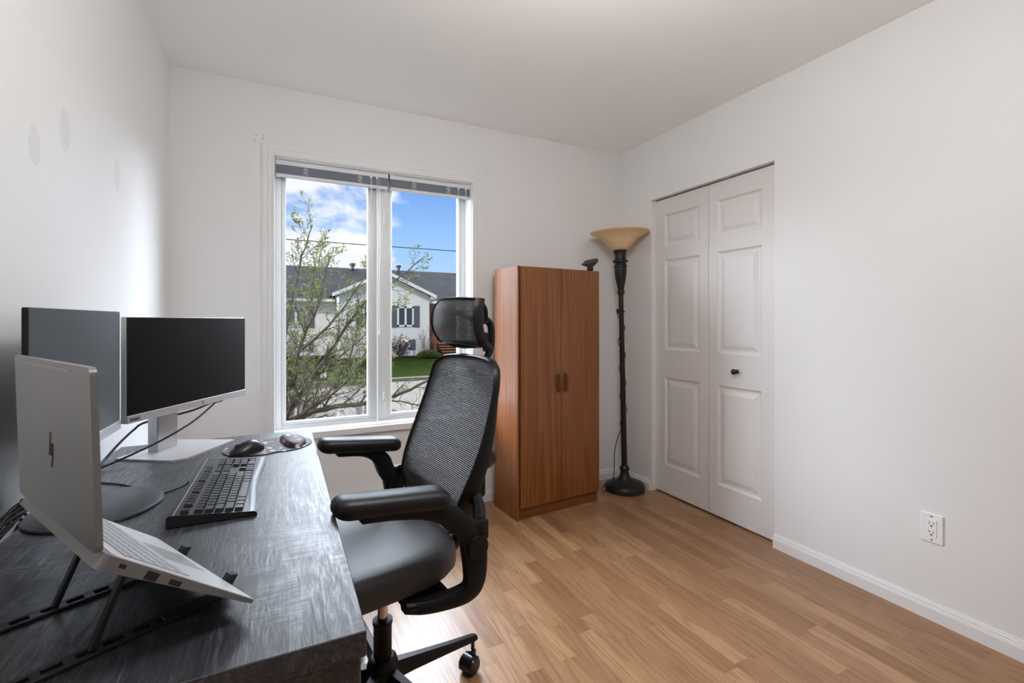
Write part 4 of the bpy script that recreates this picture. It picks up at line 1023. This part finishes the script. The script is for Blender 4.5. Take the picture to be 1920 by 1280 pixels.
# ---- the house over the road
hs = thing('house', 'white-sided bungalow with dark shingle roof across the street', 'house', (5.5, 28.4, -1.05))
def hp(x, y, z): return Vector((x - 5.5, y - 28.4, z + 1.05))
def siding():
    m = Mat('white_siding'); m.set(Roughness=.6)
    s_ = m.n('ShaderNodeSeparateXYZ'); m.l(m.co(), s_.inputs[0])
    fr = m.math('FRACT', m.math('MULTIPLY', s_.outputs[2], 1 / .115))
    m.col(m.mix(m.math('LESS_THAN', fr, .10), (.74, .735, .72), (.52, .52, .52))); m.bump(fr, .6, .02); return m.m
def shingle():
    m = Mat('dark_shingles'); m.set(Roughness=1, Specular_IOR_Level=.05)
    b = m.n('ShaderNodeTexBrick'); m.l(m.co((1, 1, 1), (0, 0, 0)), b.inputs['Vector']); s_ = m.n('ShaderNodeSeparateXYZ'); c_ = m.n('ShaderNodeCombineXYZ')
    co = m.co(); m.l(co, s_.inputs[0]); m.l(s_.outputs[0], c_.inputs[0]); m.l(s_.outputs[2], c_.inputs[1]); m.l(c_.outputs[0], b.inputs['Vector'])
    b.inputs['Color1'].default_value = (.022, .022, .024, 1); b.inputs['Color2'].default_value = (.040, .040, .042, 1); b.inputs['Mortar'].default_value = (.035, .035, .037, 1)
    b.inputs['Scale'].default_value = 1; b.inputs['Brick Width'].default_value = .35; b.inputs['Row Height'].default_value = .075; b.inputs['Mortar Size'].default_value = .008
    m.col(b.outputs[0]); return m.m
M_sid, M_shi = siding(), shingle()
M_fas = plain('fascia_white', (.70, .70, .69), .5); M_shut = plain('shutter_grey', (.10, .11, .115), .6); M_rwood = plain('red_brown_wood', (.23, .085, .045), .7, bump=(30, .2))
M_hglass = plain('house_glass', (.035, .045, .05), .12)
bm = new()
# main body and projecting gable
prism(bm, [(-9, -1.05), (8.7, -1.05), (8.7, 2.5), (-9, 2.5)], lambda u, v, d: hp(u, d, v), 30.4, 41)
prism(bm, [(8.7, -1.05), (16, -1.05), (16, 2.5), (8.7, 2.5)], lambda u, v, d: hp(u, d, v), 31.4, 41)
prism(bm, [(2.95, -1.05), (8.25, -1.05), (8.25, 2.72), (5.6, 3.95), (2.95, 2.72)], lambda u, v, d: hp(u, d, v), 28.4, 36)
obj('siding_wall', bm, M_sid, hs)
bm = new()
# main roof planes (front slope y 29.9 -> ridge 36)
def slab(P, t=.12):
    a = [bm.verts.new(hp(*p)) for p in P]; b = [bm.verts.new(hp(p[0], p[1], p[2] - t)) for p in P]
    bm.faces.new(a); bm.faces.new(b[::-1]); n = len(P)
    for i in range(n): bm.faces.new((a[i], b[i], b[(i + 1) % n], a[(i + 1) % n]))
slab([(-9.5, 29.8, 2.45), (16.5, 29.8, 2.45), (16.5, 36, 5.03), (-9.5, 36, 5.03)]); slab([(-9.5, 42, 2.45), (16.5, 42, 2.45), (16.5, 36, 5.03), (-9.5, 36, 5.03)])
slab([(5.55, 28.0, 4.14), (8.55, 28.0, 2.76), (8.55, 31.0, 2.76), (5.55, 34.5, 4.14)]); slab([(5.55, 28.0, 4.14), (2.60, 28.0, 2.76), (2.60, 31.0, 2.76), (5.55, 34.5, 4.14)])
obj('roof', bm, M_shi, hs)
bm = new()
for sgn in (1, -1):
    x0_, x1_ = 5.575, 5.575 + sgn * 3.02
    slab([(x0_, 27.93, 4.12), (x1_, 27.93, 2.74), (x1_, 28.02, 2.74), (x0_, 28.02, 4.12)], .20)
slab([(8.5, 29.7, 2.47), (16.5, 29.7, 2.47), (16.5, 29.82, 2.47), (8.5, 29.82, 2.47)], .16); slab([(-9.5, 29.7, 2.47), (2.9, 29.7, 2.47), (2.9, 29.82, 2.47), (-9.5, 29.82, 2.47)], .16)
slab([(8.5, 29.8, 2.33), (16.5, 29.8, 2.33), (16.5, 31.4, 2.33), (8.5, 31.4, 2.33)], .04)
slab([(8.25, 28.05, 2.70), (8.55, 28.05, 2.70), (8.72, 29.8, 2.45), (8.3, 29.8, 2.45)], .2)
obj('fascia', bm, M_fas, hs)
def hwin(x0_, x1_, z0, z1, y, sh=.34, mull=True, shl=True, shr=True):
    bm = new(); t = .10
    for a, b in (((x0_, z0), (x0_ + t, z1)), ((x1_ - t, z0), (x1_, z1)), ((x0_, z0), (x1_, z0 + t)), ((x0_, z1 - t), (x1_, z1))): prism(bm, [(a[0], a[1]), (b[0], a[1]), (b[0], b[1]), (a[0], b[1])], lambda u, v, d: hp(u, d, v), y - .06, y)
    if mull: c_ = (x0_ + x1_) / 2; prism(bm, [(c_ - .06, z0), (c_ + .06, z0), (c_ + .06, z1), (c_ - .06, z1)], lambda u, v, d: hp(u, d, v), y - .06, y)
    f = obj('window_frame', bm, M_fas, hs)
    bm = new(); prism(bm, [(x0_ + .05, z0 + .05), (x1_ - .05, z0 + .05), (x1_ - .05, z1 - .05), (x0_ + .05, z1 - .05)], lambda u, v, d: hp(u, d, v), y - .02, y); obj('pane', bm, M_hglass, f)
    for on, a in ((shl, x0_ - sh - .03), (shr, x1_ + .03)):
        if not on: continue
        bm = new(); prism(bm, [(a, z0 - .05), (a + sh, z0 - .05), (a + sh, z1 + .05), (a, z1 + .05)], lambda u, v, d: hp(u, d, v), y - .04, y)
        for q in range(12): zq = z0 + (z1 - z0) * (q + .3) / 12; prism(bm, [(a + .04, zq), (a + sh - .04, zq), (a + sh - .04, zq + .05), (a + .04, zq + .05)], lambda u, v, d: hp(u, d, v), y - .055, y - .04)
        obj('shutter', bm, M_shut, hs)
hwin(6.26, 7.26, .82, 2.04, 28.4); hwin(4.24, 5.2, .82, 2.04, 28.4, shl=True, shr=True)
hwin(.10, 1.40, .80, 1.98, 30.4, shl=False); hwin(6.60, 7.02, -.56, -.02, 28.4, .32, False, False, True); hwin(.75, 1.40, -.62, -.12, 30.4, .3, False, False, True); hwin(-3.6, -2.2, .8, 1.98, 30.4)
for (x_, z_) in ((4.62, 5.05), (7.95, 5.10)):
    bm = new(); vs = lathe(bm, [(.16, -.15), (.16, .12), (.24, .13), (.26, .22), (.25, .30), (.10, .36)], 16)
    for v in vs: v.co += hp(x_, 35.6, z_)
    obj('roof_vent', bm, M_shut, hs, 40)
# far ridge step, entry wall, steps and railing
bm = new(); prism(bm, [(8.75, -.6), (12.5, -.6), (12.5, 2.3), (8.75, 2.3)], lambda u, v, d: hp(u, d, v), 31.3, 31.42); obj('entry_wall', bm, plain('entry_brick', (.42, .30, .22), .8, bump=(8, .5)), hs)
bm = new(); prism(bm, [(9.2, -.35), (10.2, -.35), (10.2, 1.75), (9.2, 1.75)], lambda u, v, d: hp(u, d, v), 31.22, 31.3); obj('door', bm, plain('entry_door', (.25, .12, .08), .5), hs)
bm = new()
prism(bm, [(8.35, -.25), (12.5, -.25), (12.5, -.12), (8.35, -.12)], lambda u, v, d: hp(u, d, v), 29.0, 31.3)
for k in range(5): prism(bm, [(8.9, -.32 - .15 * k), (12.4, -.32 - .15 * k), (12.4, -.26 - .15 * k), (8.9, -.26 - .15 * k)], lambda u, v, d: hp(u, d, v), 28.7 - .3 * k, 29.0 - .3 * k)
for k in range(5): prism(bm, [(8.95, -.40 - .15 * k), (12.3, -.40 - .15 * k), (12.3, -.32 - .15 * k), (8.95, -.32 - .15 * k)], lambda u, v, d: hp(u, d, v), 28.96 - .3 * k, 28.99 - .3 * k)
prism(bm, [(8.35, -1.0), (8.85, -1.0), (8.85, -.25), (8.35, -.25)], lambda u, v, d: hp(u, d, v), 28.9, 28.96)
obj('porch_steps', bm, M_rwood, hs)
bm = new()
for x_ in (8.42, 8.80): prism(bm, [(x_ - .05, -1.0), (x_ + .05, -1.0), (x_ + .05, .62), (x_ - .05, .62)], lambda u, v, d: hp(u, d, v), 28.86, 28.96)
prism(bm, [(8.3, .55), (8.9, .55), (8.9, .66), (8.3, .66)], lambda u, v, d: hp(u, d, v), 28.84, 28.98)
for k in range(7): prism(bm, [(8.46 + k * .05, -.9), (8.485 + k * .05, -.9), (8.485 + k * .05, .6), (8.46 + k * .05, .6)], lambda u, v, d: hp(u, d, v), 28.90, 28.93)
prism(bm, [(8.78, -.2), (8.92, -.2), (8.92, 2.33), (8.78, 2.33)], lambda u, v, d: hp(u, d, v), 29.85, 30.0)
obj('porch_railing', bm, M_rwood, hs)

# ---- power line
bm = new(); pts = []
for i in range(41):
    x_ = -24 + 1.25 * i; pts.append((x_, 14, 3.37 + .00035 * (x_ - 3) ** 2))
tube(bm, pts, .012, 5); tag(obj('power_line', bm, M_rubber), 'thin dark power line crossing the sky over the street', 'cable')

# ---- plants
def tube_lo(bm, pts, rs, n=4):
    tube(bm, pts, rs, n, caps=False)
rnd = random.Random(11)
def leaf(bm, p, d, s):
    d = Vector(d).normalized(); o = d.orthogonal().normalized(); q = Matrix.Rotation(rnd.uniform(0, 2 * PI), 3, d) @ o
    a = p; b = p + d * s * .5 + q * s * .28; c = p + d * s; e_ = p + d * s * .5 - q * s * .28
    bm.faces.new([bm.verts.new(v) for v in (a, b, c, e_)])
def grow(bmw, bml, p, d, length, r, depth, up=.25, leafp=.6, ls=.03, spread=.75, segs=5):
    pts = [p.copy()]; rs = [r]; dd = d.normalized()
    sl = length / segs
    for i in range(segs):
        dd = (dd + Vector((rnd.uniform(-1, 1), rnd.uniform(-1, 1), rnd.uniform(-1, 1))) * .16 + Vector((0, 0, up * .12))).normalized()
        pts.append(pts[-1] + dd * sl); rs.append(max(.0016, r * (1 - (i + 1) / segs * .72)))
    tube_lo(bmw, pts, rs, 5 if r > .012 else 3)
    branch_off(bmw, bml, pts, rs, length, depth, up, leafp, ls, spread)
def branch_off(bmw, bml, pts, rs, length, depth, up, leafp, ls, spread, k=None):
    n = len(pts) - 1
    if depth > 0:
        kk = k or rnd.randint(3, 5)
        for j in range(kk):
            t = .10 + .90 * (j + rnd.random()) / kk; f = min(n - 1, int(t * n)); q = t * n - f
            q = min(1, q)
            P = pts[f].lerp(pts[f + 1], q); ax = (pts[f + 1] - pts[f]).normalized()
            o = Matrix.Rotation(rnd.uniform(0, 2 * PI), 3, ax) @ ax.orthogonal().normalized()
            o.y *= .75
            dn = (ax * (1 - spread * .45) + o * spread * .75 + Vector((0, 0, up * .35))).normalized()
            grow(bmw, bml, P, dn, length * rnd.uniform(.42, .68) * (1.1 - .4 * t), rs[f] * .52, depth - 1, up, leafp, ls, spread, 4)
    else:
        for i in range(1, n + 1):
            if rnd.random() < leafp:
                for _ in range(rnd.randint(1, 3)):
                    leaf(bml, pts[i], (rnd.uniform(-1, 1), rnd.uniform(-1, 1), rnd.uniform(-.1, 1)), ls * rnd.uniform(.6, 1.3))
M_bark = plain('budding_bark', (.050, .036, .022), .85, bump=(60, .4)); mLf = Mat('young_leaf'); mLf.set(Roughness=.6)
oi = mLf.noise(mLf.co(), 3, 3); mLf.col(mLf.ramp(oi, (.3, (.075, .065, .014)), (.7, (.080, .10, .014))))
tr_ = mLf.n('ShaderNodeBsdfTranslucent'); tr_.inputs[0].default_value = (.12, .15, .025, 1); mx_ = mLf.n('ShaderNodeMixShader'); mx_.inputs[0].default_value = .4
mLf.l(mLf.p.outputs[0], mx_.inputs[1]); mLf.l(tr_.outputs[0], mx_.inputs[2]); mLf.l(mx_.outputs[0], mLf.out.inputs[0])
TB = Vector((-.05, 5.5, GZ))
tree = thing('tree', 'budding leafless-looking tree spreading close outside the left pane', 'tree', TB)
bmw, bml = new(), new()
def V3(l): return [Vector(p) - TB for p in l]
limbs = [
    ([(-.05, 5.5, GZ), (-.06, 5.5, -.9), (-.04, 5.5, -.4), (-.02, 5.48, -.05)], .085, .062, 0),
    ([(-.02, 5.48, -.05), (.08, 5.4, .12), (.41, 5.3, .25), (.83, 5.2, .30), (1.10, 5.1, .36), (1.42, 5.0, .52), (1.7, 4.95, .6)], .040, .010, 1),
    ([(-.02, 5.48, -.05), (.05, 5.42, .18), (.27, 5.5, .50), (.49, 5.6, .83), (.73, 5.7, 1.19), (.93, 5.8, 1.44), (1.24, 5.9, 1.65), (1.64, 6.0, 1.99)], .036, .007, 1),
    ([(-.04, 5.5, -.15), (.01, 5.5, .23), (.10, 5.4, .63), (.23, 5.3, 1.08), (.36, 5.2, 1.40), (.45, 5.1, 1.84)], .034, .006, 1),
    ([(-.04, 5.5, -.2), (-.12, 5.6, .35), (.0, 5.62, .66), (.39, 5.7, 1.03), (.69, 5.8, 1.38), (.95, 5.9, 1.77)], .032, .006, 1),
    ([(-.05, 5.5, -.2), (-.10, 5.3, .25), (-.03, 5.2, .65), (.06, 5.1, 1.18), (.15, 5.0, 1.70), (.26, 4.9, 2.11)], .030, .005, 1),
    ([(.20, 5.42, .17), (.38, 5.5, .30), (.66, 5.6, .64), (.79, 5.7, 1.06), (.96, 5.6, 1.44)], .022, .005, 1),
    ([(-.05, 5.5, -.3), (-.35, 5.6, .2), (-.55, 5.7, .8), (-.62, 5.8, 1.4), (-.55, 5.8, 2.1)], .034, .006, 1),
    ([(-.05, 5.5, -.3), (-.5, 5.4, .05), (-1.0, 5.3, .45), (-1.4, 5.3, 1.0)], .030, .006, 1),
    ([(-.03, 5.5, -.1), (.02, 5.9, .35), (.2, 6.2, .9), (.35, 6.3, 1.5), (.45, 6.3, 2.1)], .028, .005, 1),
    ([(.05, 5.45, .10), (.25, 5.1, .30), (.55, 4.9, .55), (.80, 4.8, .95), (.98, 4.8, 1.3)], .024, .005, 1),
    ([(.0, 5.5, .2), (.20, 5.9, .42), (.62, 6.2, .70), (.95, 6.3, .98), (1.15, 6.35, 1.25)], .022, .005, 1),
    ([(.55, 5.27, .27), (.75, 5.3, .42), (.98, 5.3, .62), (1.12, 5.3, .80)], .012, .004, 1),
    ([(1.0, 5.13, .33), (1.2, 5.0, .30), (1.4, 4.95, .25)], .010, .004, 1),
]
for path_, r0, r1, br_ in limbs:
    pts = smooth_path(V3(path_), 4); n = len(pts); rs = [r0 + (r1 - r0) * (i / (n - 1)) ** .8 for i in range(n)]
    jj = [p + Vector((rnd.uniform(-1, 1), rnd.uniform(-1, 1), rnd.uniform(-1, 1))) * .010 for p in pts]; jj[0] = pts[0]
    tube_lo(bmw, jj, rs, 7)
    if br_:
        tot = sum((pts[i + 1] - pts[i]).length for i in range(n - 1))
        short = r0 < .013
        branch_off(bmw, bml, jj, rs, (.62 if not short else .30), 3 if not short else 2, .35, .42, .024, .8, k=(9 if short else 24 if path_[-1][2] > 1.2 else 9))
tw = obj('trunk_and_branches', bmw, M_bark, tree, 60); lv_ = obj('foliage', bml, mLf.m, tree)
lv_['label'] = 'tiny yellow-green opening leaves'

def shrub(name, label, loc, hgt, wid, mat_w, mat_l, n, leafp, ls, cat='shrub'):
    t = thing(name, label, cat, loc); bw_, bl_ = new(), new()
    for i in range(n):
        a = rnd.uniform(0, 2 * PI); d = Vector((math.cos(a) * wid, math.sin(a) * wid * .6, hgt * 1.3)).normalized()
        grow(bw_, bl_, Vector((math.cos(a) * .05, math.sin(a) * .05, 0)), d, hgt * rnd.uniform(.6, 1.0), .014, 2 if n < 14 else 1, .15, leafp, ls, .7, 4)
    obj('stems', bw_, mat_w, t); obj('leaves', bl_, mat_l, t)
shrub('red_twig_shrub', 'dark purple bare shrub under the shuttered window of the house', (6.25, 27.7, -1.02), 1.05, .65, plain('purple_twig', (.085, .05, .055), .8), plain('purple_bud', (.10, .055, .07), .8), 34, .9, .09)
shrub('thin_bare_shrub', 'thin pale bare shrub between the house window and porch', (7.72, 27.8, -1.0), 1.45, .35, plain('pale_twig', (.17, .13, .11), .8), plain('pale_bud', (.24, .17, .13), .8), 9, .4, .05)
shrub('small_shrub', 'yellow-green shrub at the left corner of the gable wall', (4.6, 27.6, -1.03), .75, .40, plain('green_twig', (.10, .09, .04), .8), plain('green_leaf', (.13, .16, .03), .8), 26, .9, .10)
t = thing('juniper_bush', 'low dense green juniper bush in front of the porch', 'shrub', (7.85, 27.1, -1.05))
bml = new()
for i in range(2600):
    a = rnd.uniform(0, 2 * PI); b = math.acos(rnd.uniform(0, 1)); rr = rnd.uniform(.75, 1.0)
    p = Vector((.72 * math.cos(a) * math.sin(b) * rr, .5 * math.sin(a) * math.sin(b) * rr, .05 + .40 * math.cos(b) * rr)); leaf(bml, p, p + Vector((rnd.uniform(-.3, .3), 0, .2)), .10)
obj('foliage', bml, plain('juniper_green', (.075, .10, .02), .8), t)
bm = new()
for i in range(14): a = 2 * PI * i / 14; tube(bm, [(0, 0, 0), (.35 * math.cos(a), .25 * math.sin(a), .15), (.6 * math.cos(a), .42 * math.sin(a), .2)], [.03, .02, .008], 5)
obj('stems', bm, M_bark, t)
